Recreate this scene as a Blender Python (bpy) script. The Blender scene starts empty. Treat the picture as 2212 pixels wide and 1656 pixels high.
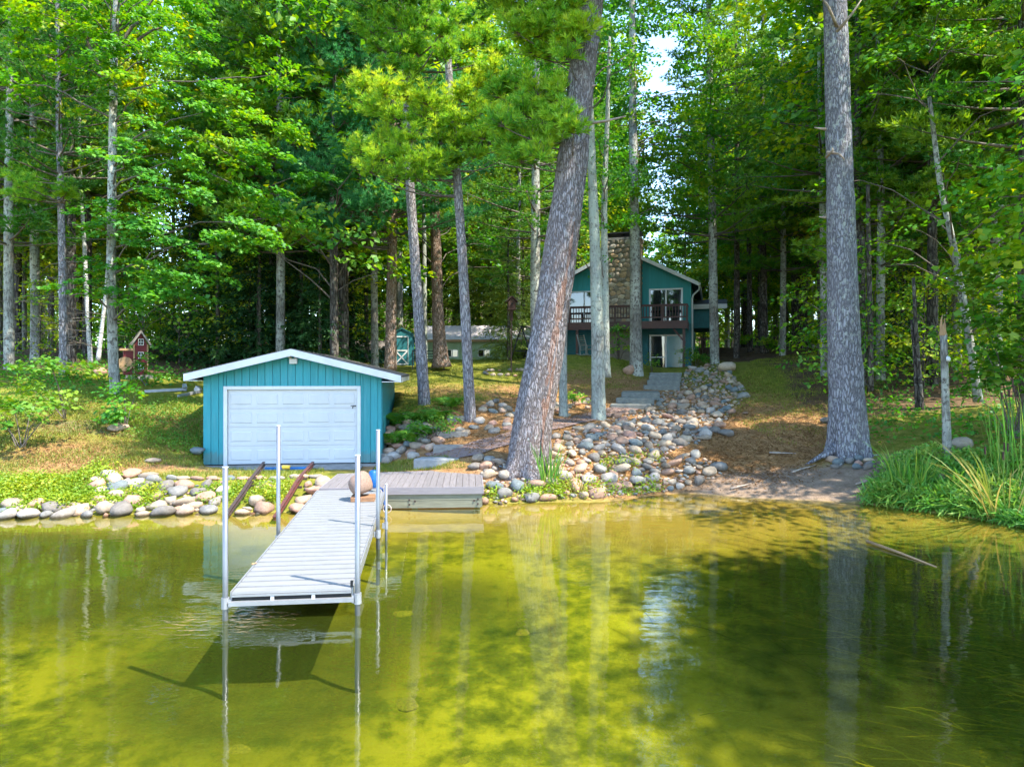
import bpy, math, random
import numpy as np
from mathutils import Matrix, Vector
R_ = math.radians
sc = bpy.context.scene
col = sc.collection

# ------------------------------------------------------------------ camera, sky, sun, exposure
H = 2.95            # camera height over the lake
FP = 1530.0         # focal length in pixels of a 2211 px wide picture
CX, CY = 1105.5, 805.0
cam = bpy.data.cameras.new('camera'); cam_o = bpy.data.objects.new('camera', cam); col.objects.link(cam_o)
cam.sensor_width = 36.0; cam.lens = 36.0 * FP / 2211.0
cam.shift_y = -23.0 / 2211.0
cam.clip_start = 0.1; cam.clip_end = 2000
cam_o.location = (0, 0, H); cam_o.rotation_euler = (R_(90), 0, 0)
sc.camera = cam_o

SUN_EL, SUN_AZ = 57.0, 117.0     # azimuth clockwise from +Y
world = bpy.data.worlds.new("World"); sc.world = world; world.use_nodes = True
wn = world.node_tree.nodes; wl = world.node_tree.links
sky = wn.new('ShaderNodeTexSky'); sky.sky_type = 'NISHITA'; sky.sun_disc = False
sky.sun_elevation = R_(SUN_EL); sky.sun_rotation = R_(SUN_AZ); sky.air_density = 1.0; sky.dust_density = 0.2; sky.ozone_density = 3.0
bg = wn['Background']; bg.inputs['Strength'].default_value = 0.15
wl.new(sky.outputs[0], bg.inputs['Color'])
sun = bpy.data.lights.new('sun', 'SUN'); sun.energy = 2.4; sun.angle = R_(0.5); sun.color = (1.0, 0.93, 0.80)
sun_o = bpy.data.objects.new('sun', sun); col.objects.link(sun_o)
sv = Vector((math.sin(R_(SUN_AZ)) * math.cos(R_(SUN_EL)), math.cos(R_(SUN_AZ)) * math.cos(R_(SUN_EL)), math.sin(R_(SUN_EL))))
sun_o.rotation_euler = (-sv).to_track_quat('-Z', 'Y').to_euler(); sun_o.location = (20, -10, 40)
sc.view_settings.view_transform = 'Standard'; sc.view_settings.look = 'None'
sc.view_settings.exposure = 2.42; sc.view_settings.gamma = 1.0; sc.view_settings.use_curve_mapping = False
sc.render.engine = 'CYCLES'
cy = sc.cycles
cy.max_bounces = 8; cy.diffuse_bounces = 6; cy.glossy_bounces = 3; cy.transmission_bounces = 4; cy.transparent_max_bounces = 12
cy.caustics_reflective = False; cy.caustics_refractive = False
cy.use_adaptive_sampling = True; cy.adaptive_threshold = 0.015
cy.use_denoising = True
try:
    cy.denoiser = 'OPENIMAGEDENOISE'; cy.denoising_prefilter = 'ACCURATE'; cy.denoising_input_passes = 'RGB_ALBEDO_NORMAL'
except Exception:
    pass
cy.sample_clamp_indirect = 8.0

rng = np.random.default_rng(11)
random.seed(11)

# ------------------------------------------------------------------ helpers
def P(px, py, Y):
    "pixel of the photograph (2211 wide) at distance Y -> world point"
    return np.array([(px - CX) / FP * Y, Y, H - (py - CY) / FP * Y])

def nrm(a):
    a = np.asarray(a, float)
    return a / np.maximum(np.linalg.norm(a, axis=-1, keepdims=True), 1e-9)

def raw_mesh(name, V, F, mats=(), smooth=False, attrs=None, mi=None):
    V = np.asarray(V, np.float32); me = bpy.data.meshes.new(name)
    if isinstance(F, np.ndarray):
        k = F.shape[1]; n = len(F)
        me.vertices.add(len(V)); me.vertices.foreach_set('co', V.ravel())
        me.loops.add(n * k); me.loops.foreach_set('vertex_index', F.astype(np.int32).ravel())
        me.polygons.add(n); me.polygons.foreach_set('loop_start', np.arange(n, dtype=np.int32) * k)
        me.update(calc_edges=True)
    else:
        me.from_pydata([tuple(map(float, v)) for v in V], [], [tuple(int(i) for i in f) for f in F])
    if smooth:
        me.polygons.foreach_set('use_smooth', np.ones(len(me.polygons), bool))
    for m in mats: me.materials.append(m)
    if mi is not None: me.polygons.foreach_set('material_index', np.asarray(mi, np.int32))
    for an, arr in (attrs or {}).items():
        arr = np.asarray(arr, np.float32)
        if arr.ndim == 1:
            me.attributes.new(an, 'FLOAT', 'POINT').data.foreach_set('value', arr)
        else:
            me.attributes.new(an, 'FLOAT_COLOR', 'POINT').data.foreach_set('color', arr.ravel())
    me.validate(); me.update()
    return me

def link(name, me, parent=None, loc=(0, 0, 0), rot=(0, 0, 0), scale=(1, 1, 1)):
    o = bpy.data.objects.new(name, me); col.objects.link(o)
    o.location = loc; o.rotation_euler = rot; o.scale = scale
    if parent is not None: o.parent = parent
    return o

def tag(o, label=None, cat=None, group=None, kind=None):
    if label: o['label'] = label
    if cat: o['category'] = cat
    if group: o['group'] = group
    if kind: o['kind'] = kind
    return o

def thing(name, label, cat, loc=(0, 0, 0), rz=0.0, group=None):
    o = bpy.data.objects.new(name, None); col.objects.link(o)
    o.location = tuple(float(c) for c in loc); o.rotation_euler = (0, 0, rz); o.empty_display_size = 0.3
    return tag(o, label, cat, group)

def dup(root, loc, rz=0.0, s=1.0, label=None, group=None):
    r = root.copy(); col.objects.link(r); r.location = tuple(float(c) for c in loc); r.rotation_euler = (0, 0, rz); r.scale = (s, s, s)
    if label: r['label'] = label
    if group: r['group'] = group
    for ch in list(root.children):
        c = ch.copy(); col.objects.link(c); c.parent = r
        for g in list(ch.children):
            d = g.copy(); col.objects.link(d); d.parent = c
    return r

class MB:
    "collects shapes, links them as ONE mesh object"
    def __init__(s): s.V = []; s.F = []; s.n = 0
    def add(s, V, F):
        b = s.n
        s.V.extend([tuple(map(float, v)) for v in V]); s.F.extend([tuple(int(i) + b for i in f) for f in F]); s.n += len(V); return s
    def hexa(s, lo, hi):   # lo, hi: 4 corners each, counter-clockwise seen from above
        return s.add(list(lo) + list(hi), [(3, 2, 1, 0), (4, 5, 6, 7), (0, 1, 5, 4), (1, 2, 6, 5), (2, 3, 7, 6), (3, 0, 4, 7)])
    def box(s, x0, x1, y0, y1, z0, z1):
        return s.hexa([(x0, y0, z0), (x1, y0, z0), (x1, y1, z0), (x0, y1, z0)], [(x0, y0, z1), (x1, y0, z1), (x1, y1, z1), (x0, y1, z1)])
    def bbox(s, x0, x1, y0, y1, z0, z1, b=0.01):
        "box with bevelled vertical and top edges"
        return s.prismz([(x0 + b, y0), (x1 - b, y0), (x1, y0 + b), (x1, y1 - b), (x1 - b, y1), (x0 + b, y1), (x0, y1 - b), (x0, y0 + b)], z0, z1, b)
    def prismz(s, poly, z0, z1, b=0.0):
        n = len(poly); c = np.mean(np.array(poly), axis=0)
        lv = [(x, y, z0) for x, y in poly]
        if b > 0:
            hv = [(x, y, z1 - b) for x, y in poly]; tv = []
            for x, y in poly:
                d = np.array([x, y]) - c; L = np.linalg.norm(d); d = d * (1 - min(.4, b * 1.2 / max(L, .01))) + c; tv.append((d[0], d[1], z1))
            V = lv + hv + tv; F = [tuple(range(n - 1, -1, -1)), tuple(range(2 * n, 3 * n))]
            for k in range(2):
                for i in range(n): j = (i + 1) % n; F.append((k * n + i, k * n + j, (k + 1) * n + j, (k + 1) * n + i))
        else:
            V = lv + [(x, y, z1) for x, y in poly]; F = [tuple(range(n - 1, -1, -1)), tuple(range(n, 2 * n))]
            for i in range(n): j = (i + 1) % n; F.append((i, j, n + j, n + i))
        return s.add(V, F)
    def prismy(s, poly, y0, y1):   # poly in x,z counter-clockwise seen from -y
        n = len(poly); V = [(x, y0, z) for x, z in poly] + [(x, y1, z) for x, z in poly]
        F = [tuple(range(n)), tuple(range(2 * n - 1, n - 1, -1))]
        for i in range(n): j = (i + 1) % n; F.append((j, i, n + i, n + j))
        return s.add(V, F)
    def prismx(s, poly, x0, x1):   # poly in y,z
        n = len(poly); V = [(x0, y, z) for y, z in poly] + [(x1, y, z) for y, z in poly]
        F = [tuple(range(n - 1, -1, -1)), tuple(range(n, 2 * n))]
        for i in range(n): j = (i + 1) % n; F.append((i, j, n + j, n + i))
        return s.add(V, F)
    def bar(s, a, b, w, h=None):   # square bar between two points
        h = h or w; a = np.array(a, float); b = np.array(b, float); t = nrm(b - a)
        up = np.array([0, 0, 1.]) if abs(t[2]) < .95 else np.array([0, 1., 0])
        u = nrm(np.cross(up, t)); v = np.cross(t, u)
        q = [(-1, -1), (1, -1), (1, 1), (-1, 1)]
        V = [a + u * w / 2 * i + v * h / 2 * j for i, j in q] + [b + u * w / 2 * i + v * h / 2 * j for i, j in q]
        return s.add(V, [(3, 2, 1, 0), (4, 5, 6, 7), (0, 1, 5, 4), (1, 2, 6, 5), (2, 3, 7, 6), (3, 0, 4, 7)])
    def tube(s, pts, rad, seg=8, caps=True, rf=None):
        pts = np.asarray(pts, float); n = len(pts)
        rad = np.full(n, rad) if np.isscalar(rad) else np.asarray(rad, float)
        t = nrm(np.gradient(pts, axis=0)); ref = np.array([1., 0, 0]) if abs(np.mean(t[:, 0])) < .8 else np.array([0, 1., 0])
        u = nrm(np.cross(t, ref)); v = np.cross(t, u)
        a = np.arange(seg) / seg * 2 * math.pi
        rr = rad[:, None] * np.ones(seg)[None]
        if rf is not None: rr = rr * rf(a[None, :], np.arange(n)[:, None])
        V = pts[:, None] + rr[..., None] * (np.cos(a)[None, :, None] * u[:, None] + np.sin(a)[None, :, None] * v[:, None])
        F = []
        for i in range(n - 1):
            for j in range(seg):
                k = (j + 1) % seg; F.append((i * seg + j, i * seg + k, (i + 1) * seg + k, (i + 1) * seg + j))
        if caps: F.append(tuple(range(seg - 1, -1, -1))); F.append(tuple(range((n - 1) * seg, n * seg)))
        return s.add(V.reshape(-1, 3), F)
    def mesh(s, name, mat, smooth=False): return raw_mesh(name, np.array(s.V), s.F, [mat], smooth)
    def build(s, name, mat, parent=None, smooth=False, **k): return link(name, s.mesh(name, mat, smooth), parent, **k)

# ------------------------------------------------------------------ materials
def new_mat(name):
    m = bpy.data.materials.new(name); m.use_nodes = True; nt = m.node_tree
    return m, nt.nodes, nt.links, nt.nodes['Principled BSDF']
def ramp(N, L, src, stops):
    r = N.new('ShaderNodeValToRGB'); e = r.color_ramp.elements
    while len(e) < len(stops): e.new(.5)
    for k, (p, c) in enumerate(stops): e[k].position = p; e[k].color = (*c, 1) if len(c) == 3 else c
    L.new(src, r.inputs[0]); return r.outputs[0]
def noise(N, L, vec, scale, detail=4, rough=.55, dist=0.0):
    n = N.new('ShaderNodeTexNoise'); n.inputs['Scale'].default_value = scale; n.inputs['Detail'].default_value = detail
    n.inputs['Roughness'].default_value = rough; n.inputs['Distortion'].default_value = dist
    if vec is not None: L.new(vec, n.inputs['Vector'])
    return n.outputs['Fac']
def mapping(N, L, scale=(1, 1, 1), rot=(0, 0, 0), src='Object'):
    tc = N.new('ShaderNodeTexCoord'); mp = N.new('ShaderNodeMapping'); mp.inputs['Scale'].default_value = scale; mp.inputs['Rotation'].default_value = rot
    L.new(tc.outputs[src], mp.inputs[0]); return mp.outputs[0]
def mixc(N, L, fac, a, b, mode='MIX'):
    m = N.new('ShaderNodeMix'); m.data_type = 'RGBA'; m.blend_type = mode
    for v, i in ((fac, 0), (a, 6), (b, 7)):
        if hasattr(v, 'node'): L.new(v, m.inputs[i])
        elif i == 0: m.inputs[0].default_value = v
        else: m.inputs[i].default_value = (*v, 1)
    return m.outputs[2]
def math_(N, L, op, a, b=0.0, clamp=False):
    m = N.new('ShaderNodeMath'); m.operation = op; m.use_clamp = clamp
    for i, v in enumerate((a, b)):
        if hasattr(v, 'node'): L.new(v, m.inputs[i])
        else: m.inputs[i].default_value = v
    return m.outputs[0]
def bump(N, L, h, strength, dist, bsdf):
    b = N.new('ShaderNodeBump'); b.inputs['Strength'].default_value = strength; b.inputs['Distance'].default_value = dist
    L.new(h, b.inputs['Height']); L.new(b.outputs[0], bsdf.inputs['Normal'])

def simple(name, c, rough=.6, c2=None, scale=4.0, stretch=(1, 1, 1), b=0.0, bd=.01, metal=0.0, spec=.4, objrand=0.0):
    m, N, L, B = new_mat(name)
    B.inputs['Roughness'].default_value = rough; B.inputs['Metallic'].default_value = metal; B.inputs['Specular IOR Level'].default_value = spec
    c2 = c2 or tuple(x * .72 for x in c)
    f = noise(N, L, mapping(N, L, stretch), scale, 6, .6)
    out = ramp(N, L, f, [(.32, c2), (.68, c)])
    if objrand:
        oi = N.new('ShaderNodeObjectInfo'); v = N.new('ShaderNodeMapRange'); v.inputs['To Min'].default_value = 1 - objrand; v.inputs['To Max'].default_value = 1 + objrand
        L.new(oi.outputs['Random'], v.inputs[0]); hsv = N.new('ShaderNodeHueSaturation'); L.new(v.outputs[0], hsv.inputs['Value']); L.new(out, hsv.inputs['Color']); out = hsv.outputs[0]
    L.new(out, B.inputs['Base Color'])
    if b: bump(N, L, f, b, bd, B)
    return m

def leaf_mat(name, stops, trans=.35, objvar=.12, gloss=.035):
    m = bpy.data.materials.new(name); m.use_nodes = True; N = m.node_tree.nodes; L = m.node_tree.links
    N.remove(N['Principled BSDF']); out = N['Material Output']
    at = N.new('ShaderNodeAttribute'); at.attribute_name = 'tint'
    oi = N.new('ShaderNodeObjectInfo')
    f = math_(N, L, 'ADD', at.outputs['Fac'], math_(N, L, 'MULTIPLY', math_(N, L, 'SUBTRACT', oi.outputs['Random'], .5), objvar * 2))
    c = ramp(N, L, f, stops)
    d = N.new('ShaderNodeBsdfDiffuse'); t = N.new('ShaderNodeBsdfTranslucent'); g = N.new('ShaderNodeBsdfGlossy'); g.inputs['Roughness'].default_value = .55
    hs = N.new('ShaderNodeHueSaturation'); hs.inputs['Hue'].default_value = .485; hs.inputs['Saturation'].default_value = 1.05; hs.inputs['Value'].default_value = 1.35; L.new(c, hs.inputs['Color'])
    L.new(c, d.inputs['Color']); L.new(hs.outputs[0], t.inputs['Color']); g.inputs['Color'].default_value = (.75, .8, .8, 1)
    a = N.new('ShaderNodeMixShader'); a.inputs[0].default_value = trans; L.new(d.outputs[0], a.inputs[1]); L.new(t.outputs[0], a.inputs[2])
    b_ = N.new('ShaderNodeMixShader'); b_.inputs[0].default_value = gloss; L.new(a.outputs[0], b_.inputs[1]); L.new(g.outputs[0], b_.inputs[2])
    L.new(b_.outputs[0], out.inputs['Surface'])
    return m

def bark_mat(name, dark, mid, light, scale=9.0, stretch=.22, lichen=.0, lich_c=(.42, .45, .38), bs=.9, warm=None):
    m, N, L, B = new_mat(name); B.inputs['Roughness'].default_value = .92; B.inputs['Specular IOR Level'].default_value = .15
    v = mapping(N, L, (1, 1, stretch))
    vo = N.new('ShaderNodeTexVoronoi'); vo.feature = 'DISTANCE_TO_EDGE'; vo.inputs['Scale'].default_value = scale
    nz = N.new('ShaderNodeTexNoise'); nz.inputs['Scale'].default_value = scale * .8; nz.inputs['Detail'].default_value = 3; L.new(v, nz.inputs['Vector'])
    mx = N.new('ShaderNodeMix'); mx.data_type = 'RGBA'; mx.blend_type = 'LINEAR_LIGHT'; mx.inputs[0].default_value = .06
    L.new(v, mx.inputs[6]); L.new(nz.outputs['Color'], mx.inputs[7]); L.new(mx.outputs[2], vo.inputs['Vector'])
    h = ramp(N, L, vo.outputs['Distance'], [(0.0, (0, 0, 0)), (.22, (1, 1, 1))])
    fine = noise(N, L, v, scale * 3.2, 6, .65)
    hh = math_(N, L, 'ADD', math_(N, L, 'MULTIPLY', h, .65), math_(N, L, 'MULTIPLY', fine, .5))
    c = ramp(N, L, hh, [(.18, dark), (.55, mid), (.95, light)])
    big = noise(N, L, mapping(N, L, (1, 1, .35)), 1.3, 4)
    c = mixc(N, L, ramp(N, L, big, [(.35, (0, 0, 0)), (.75, (.55, .55, .55))]), c, warm or tuple(x * 1.25 for x in mid))
    if lichen:
        sp = noise(N, L, mapping(N, L, (1, 1, .8)), 9.0, 5, .7)
        sp2 = noise(N, L, mapping(N, L, (1, 1, .5)), 1.1, 3)
        s = math_(N, L, 'MULTIPLY', ramp(N, L, sp, [(.60 - lichen * .2, (0, 0, 0)), (.66 - lichen * .2, (1, 1, 1))]), ramp(N, L, sp2, [(.36, (0, 0, 0)), (.58, (1, 1, 1))]))
        c = mixc(N, L, s, c, lich_c)
    L.new(c, B.inputs['Base Color']); bump(N, L, hh, bs, .05, B)
    return m

M = {}
M['bark_pine'] = bark_mat('pine bark', (.07, .06, .065), (.24, .225, .235), (.36, .34, .36), 15, .26, .25, (.42, .42, .40), warm=(.22, .19, .185))
M['bark_bigpine'] = bark_mat('big pine bark', (.08, .07, .08), (.20, .195, .215), (.36, .355, .39), 17, .25, .3, (.42, .44, .40), warm=(.22, .21, .22))
M['bark_lean'] = bark_mat('leaning pine bark', (.07, .06, .06), (.20, .18, .185), (.38, .35, .365), 20, .2, .12, (.4, .4, .4), warm=(.25, .17, .14))
M['bark_red'] = bark_mat('red pine bark', (.08, .05, .035), (.22, .155, .12), (.36, .28, .24), 14, .3, .1, warm=(.34, .2, .12))
M['bark_dark'] = bark_mat('dark bark', (.02, .017, .014), (.07, .058, .05), (.15, .13, .11), 9, .25, .25, (.28, .28, .24))
M['bark_grey'] = bark_mat('lichen grey bark', (.09, .088, .078), (.21, .212, .19), (.33, .34, .31), 13, .3, .95, (.38, .42, .36), bs=.5)
M['bark_maple'] = bark_mat('maple bark', (.06, .055, .045), (.15, .138, .12), (.26, .24, .21), 14, .2, .8, (.44, .45, .39), bs=.5)
M['bark_birch'] = bark_mat('birch bark', (.12, .11, .1), (.55, .53, .5), (.72, .71, .68), 7, 2.4, .3, (.3, .3, .28), bs=.2)
M['twig'] = simple('twig wood', (.17, .14, .115), .9, (.08, .065, .05), 12)
M['deadwood'] = simple('dead wood', (.42, .34, .27), .9, (.22, .17, .13), 9, (1, 1, .2), .4)
M['leaf'] = leaf_mat('maple leaves', [(0.0, (.022, .13, .014)), (.4, (.060, .26, .018)), (.75, (.15, .37, .018)), (1.0, (.33, .42, .014))], .48)
M['leaf_far'] = leaf_mat('woodland leaves', [(0.0, (.022, .12, .012)), (.4, (.065, .25, .015)), (.72, (.18, .37, .016)), (1.0, (.42, .46, .014))], .5, .22)
M['leaf_backlit'] = leaf_mat('yellow backlit leaves', [(0.0, (.06, .15, .01)), (.5, (.17, .27, .012)), (1.0, (.38, .34, .012))])  # backlight put into the leaf colour as yellow
M['leaf_bright'] = leaf_mat('bright shrub leaves', [(0.0, (.03, .13, .012)), (.5, (.07, .23, .016)), (1.0, (.22, .33, .02))])
M['needle'] = leaf_mat('white pine needles', [(0.0, (.035, .17, .025)), (.35, (.12, .36, .035)), (.7, (.34, .54, .04)), (1.0, (.62, .66, .05))], .45, .06, .02)
M['needle_red'] = leaf_mat('red pine needles', [(0.0, (.025, .14, .06)), (.5, (.07, .30, .11)), (1.0, (.18, .46, .12))], .42, .08, .02)
M['needle_far'] = leaf_mat('far pine needles', [(0.0, (.02, .12, .016)), (.5, (.07, .25, .022)), (1.0, (.26, .40, .022))], .45, .15)
M['needle_spruce'] = leaf_mat('spruce needles', [(0.0, (.010, .045, .013)), (.5, (.025, .09, .02)), (1.0, (.10, .19, .03))], .2, .1)
M['needle_lit'] = leaf_mat('sunlit spruce needles', [(0.0, (.10, .18, .03)), (.5, (.24, .33, .05)), (1.0, (.48, .50, .10))], .4, .1)  # spruce needles with sunlight put into the colour
M['grass'] = leaf_mat('grass', [(0.0, (.06, .13, .012)), (.45, (.17, .23, .016)), (1.0, (.42, .36, .05))], .3, .05)
M['weed'] = leaf_mat('weeds', [(0.0, (.07, .20, .012)), (.5, (.22, .34, .015)), (1.0, (.48, .44, .02))], .35, .05)
M['reed'] = leaf_mat('reed blades', [(0.0, (.05, .22, .03)), (.5, (.12, .34, .04)), (1.0, (.36, .44, .07))], .4, .05)
M['reed_dry'] = leaf_mat('dry reed blades', [(0.0, (.10, .22, .03)), (.5, (.26, .30, .05)), (1.0, (.50, .40, .12))], .3, .05)
M['fern'] = leaf_mat('fern fronds', [(0.0, (.03, .15, .012)), (.5, (.07, .25, .016)), (1.0, (.22, .33, .02))], .35, .05)
M['waterweed'] = leaf_mat('water weed', [(0.0, (.02, .035, .004)), (.6, (.07, .08, .006)), (1.0, (.24, .21, .014))], .1, .05, 0)
def weathered(name, c, c2):
    m = simple(name, c, .6, c2, 3, (6, 1, .5), .06, .003, objrand=.06); N = m.node_tree.nodes; L = m.node_tree.links; B = N['Principled BSDF']
    src = B.inputs['Base Color'].links[0].from_socket
    tc = N.new('ShaderNodeTexCoord'); sx = N.new('ShaderNodeSeparateXYZ'); L.new(tc.outputs['Object'], sx.inputs[0])
    sp = noise(N, L, mapping(N, L, (1.5, 1.5, 1)), 5, 6, .7)     # splashed soil along the foot of the boards
    d = ramp(N, L, math_(N, L, 'SUBTRACT', sx.outputs['Z'], math_(N, L, 'MULTIPLY', sp, .55)), [(-.0, (.38, .38, .38)), (.10, (0, 0, 0))])
    o = mixc(N, L, d, src, (.17, .15, .11))
    fd = noise(N, L, mapping(N, L, (5, 5, .35)), 3, 5, .6)       # faded and chalky streaks
    o = mixc(N, L, ramp(N, L, fd, [(.5, (0, 0, 0)), (.8, (.28, .28, .28))]), o, (.20, .38, .38))
    L.new(o, B.inputs['Base Color']); return m
M['teal'] = weathered('teal siding paint', (.028, .285, .32), (.022, .235, .265))
M['teal_dark'] = simple('dark teal siding paint', (.02, .27, .275), .6, (.016, .225, .23), 3, (6, 1, .5), .06, .003, objrand=.06)
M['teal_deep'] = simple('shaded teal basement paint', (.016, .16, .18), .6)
M['white'] = simple('white paint', (.66, .66, .66), .4, (.58, .58, .58), 2)
M['door_white'] = simple('white steel door', (.60, .595, .59), .35, (.53, .53, .53), 1.5, (1, 1, .6))
M['offwhite'] = simple('white trim', (.66, .67, .66), .5, (.55, .57, .56), 3)
M['alu'] = simple('galvanised pole', (.27, .28, .30), .42, (.19, .20, .22), 6, (1, 1, .3), metal=.6)
M['dockwhite'] = simple('white dock planking', (.25, .25, .25), .5, (.215, .215, .21), 3, (1, 2, 1))
M['alu_frame'] = simple('aluminium frame', (.36, .365, .38), .4, (.28, .285, .30), 4, metal=.4)
M['black'] = simple('black metal', (.02, .02, .022), .5)
M['darkgap'] = simple('dark interior', (.012, .013, .014), .7)
M['rail_rust'] = simple('rusty steel', (.075, .045, .038), .7, (.03, .024, .022), 14, b=.3)
M['rail_red'] = simple('red painted rail', (.15, .038, .03), .6, (.06, .032, .028), 14, b=.2)
M['blue'] = simple('blue plastic', (.01, .13, .42), .4)
M['rope_blue'] = simple('blue rope', (.02, .09, .35), .7)
M['rope_pale'] = simple('pale hose', (.62, .50, .47), .5)
M['yellow'] = simple('yellow roller', (.75, .48, .05), .5)
M['deck_wood'] = simple('composite deck board', (.215, .19, .19), .65, (.15, .135, .135), 5, (8, .6, 1), .15, .004, objrand=.12)
M['deck_fascia'] = simple('deck fascia board', (.26, .235, .25), .65, (.20, .18, .19), 5, (.6, 8, 8))
M['tim_green'] = simple('treated timber', (.23, .23, .165), .8, (.15, .15, .11), 5, (.6, 6, 9), .3, .01)
M['tim_grey'] = simple('weathered grey timber', (.30, .28, .25), .85, (.17, .155, .14), 6, (1, 6, 6), .4, .01)
M['tim_brown'] = simple('brown timber block', (.34, .18, .09), .8, (.2, .1, .05), 8, (1, 6, 6), .4, .01)
M['redbrown'] = simple('red brown deck stain', (.085, .033, .026), .6, (.055, .022, .018), 6, (1, 1, 3))
M['redbrown2'] = simple('red brown deck beam', (.10, .046, .036), .6, (.065, .032, .026), 6, (1, 1, 3))
M['shingle'] = simple('grey brown shingles', (.20, .17, .15), .9, (.11, .10, .095), 18, b=.4, objrand=.2)
M['shingle_dark'] = simple('dark shingles', (.07, .075, .08), .9, (.04, .042, .045), 18, b=.4)
M['metalroof'] = simple('pale metal roof', (.62, .57, .58), .5, (.52, .47, .48), 2, metal=.2)
M['sage'] = simple('sage green siding', (.42, .56, .36), .6, (.36, .49, .31), 3)
M['concrete'] = simple('concrete', (.32, .305, .28), .9, (.22, .21, .19), 5, b=.25)
M['slab'] = simple('stone slab', (.30, .31, .30), .85, (.19, .2, .2), 6, b=.5, bd=.02)
M['step'] = simple('weathered step timber', (.24, .245, .22), .85, (.12, .13, .12), 6, (1, 4, 4), .4, .012)
M['red_paint'] = simple('barn red paint', (.15, .010, .014), .6, (.10, .008, .011), 5)
M['tan_wood'] = simple('tan wood', (.42, .26, .13), .7, (.30, .18, .09), 7, (5, 5, 1))
M['shake'] = simple('weathered shakes', (.20, .165, .115), .85, (.12, .10, .07), 9, b=.3, objrand=.2)
M['mortar'] = simple('mortar', (.28, .235, .18), .95, b=.3)
M['pole_brown'] = simple('brown pole', (.10, .06, .04), .7)
M['birdwood'] = simple('brown birdhouse wood', (.07, .034, .024), .8, (.04, .022, .017), 10)

def glass_mat():
    m, N, L, B = new_mat('window glass')
    B.inputs['Base Color'].default_value = (.012, .018, .022, 1); B.inputs['Roughness'].default_value = .03; B.inputs['Specular IOR Level'].default_value = 1.0; B.inputs['IOR'].default_value = 1.7
    f = noise(N, L, mapping(N, L), .9, 2); bump(N, L, f, .05, .03, B); return m
M['glass'] = glass_mat()
M['pane_reflect'] = simple('door pane with blue reflection', (.03, .20, .25), .12, (.02, .15, .19), 1.5)  # blue reflection put into the pane colour

def stone_mat(name, cs, pos=(0, .2, .4, .6, .8, 1)):
    m, N, L, B = new_mat(name); B.inputs['Roughness'].default_value = .85; B.inputs['Specular IOR Level'].default_value = .25
    oi = N.new('ShaderNodeObjectInfo')
    r = N.new('ShaderNodeValToRGB'); e = r.color_ramp.elements
    while len(e) < len(cs): e.new(.5)
    r.color_ramp.interpolation = 'CONSTANT'
    for k, c in enumerate(cs): e[k].position = k / len(cs); e[k].color = (*c, 1)
    at = N.new('ShaderNodeAttribute'); at.attribute_name = 'tint'
    L.new(math_(N, L, 'FRACT', math_(N, L, 'ADD', oi.outputs['Random'], at.outputs['Fac'])), r.inputs[0])
    v = mapping(N, L)
    mp = N.new('ShaderNodeVectorMath'); mp.operation = 'ADD'; L.new(v, mp.inputs[0]); L.new(oi.outputs['Random'], mp.inputs[1])
    f = noise(N, L, mp.outputs[0], 2.2, 7, .65); g = noise(N, L, mp.outputs[0], 22, 3, .7)
    k = math_(N, L, 'ADD', math_(N, L, 'MULTIPLY', f, .8), math_(N, L, 'MULTIPLY', g, .45))
    sh = ramp(N, L, k, [(.35, (.55, .53, .50)), (.85, (1.25, 1.24, 1.22))])
    c = mixc(N, L, 1.0, r.outputs[0], sh, 'MULTIPLY')
    ge = N.new('ShaderNodeNewGeometry'); sx = N.new('ShaderNodeSeparateXYZ'); L.new(ge.outputs['Position'], sx.inputs[0])   # wet, algae stained waterline
    wet = ramp(N, L, math_(N, L, 'ADD', sx.outputs['Z'], math_(N, L, 'MULTIPLY', g, .05)), [(.045, (.34, .30, .22)), (.095, (1, 1, 1))])
    c = mixc(N, L, 1.0, c, wet, 'MULTIPLY')
    L.new(c, B.inputs['Base Color']); bump(N, L, k, .55, .06, B); return m
M['granite'] = simple('pink granite', (.30, .20, .15), .8, (.20, .125, .09), 8, b=.4)
M['bedrock'] = simple('algae covered rock', (.19, .175, .012), .9, (.06, .065, .008), 6)
M['rock'] = stone_mat('fieldstone', [(0.44, 0.269, 0.185), (0.298, 0.262, 0.224), (0.454, 0.344, 0.238), (0.227, 0.22, 0.205), (0.469, 0.275, 0.205), (0.369, 0.303, 0.231), (0.17, 0.2, 0.205), (0.54, 0.427, 0.317), (0.341, 0.22, 0.158), (0.398, 0.358, 0.317), (0.483, 0.344, 0.251), (0.312, 0.248, 0.185), (0.199, 0.179, 0.158), (0.284, 0.275, 0.251)])
M['chimstone'] = stone_mat('chimney stone', [(.50, .38, .25), (.42, .35, .27), (.55, .46, .34), (.33, .28, .22), (.56, .38, .22), (.46, .42, .35), (.38, .29, .20)])

def path_mat():
    m, N, L, B = new_mat('paver path'); B.inputs['Roughness'].default_value = .9
    br = N.new('ShaderNodeTexBrick'); br.inputs['Scale'].default_value = 5; br.inputs['Color1'].default_value = (.25, .16, .14, 1); br.inputs['Color2'].default_value = (.20, .14, .13, 1); br.inputs['Mortar'].default_value = (.13, .10, .085, 1); br.inputs['Mortar Size'].default_value = .02
    L.new(mapping(N, L), br.inputs['Vector'])
    f = noise(N, L, mapping(N, L), 3.0, 6); c = mixc(N, L, ramp(N, L, f, [(.45, (0, 0, 0)), (.75, (.7, .7, .7))]), br.outputs['Color'], (.27, .17, .10))
    L.new(c, B.inputs['Base Color']); return m
M['path'] = path_mat()

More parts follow.
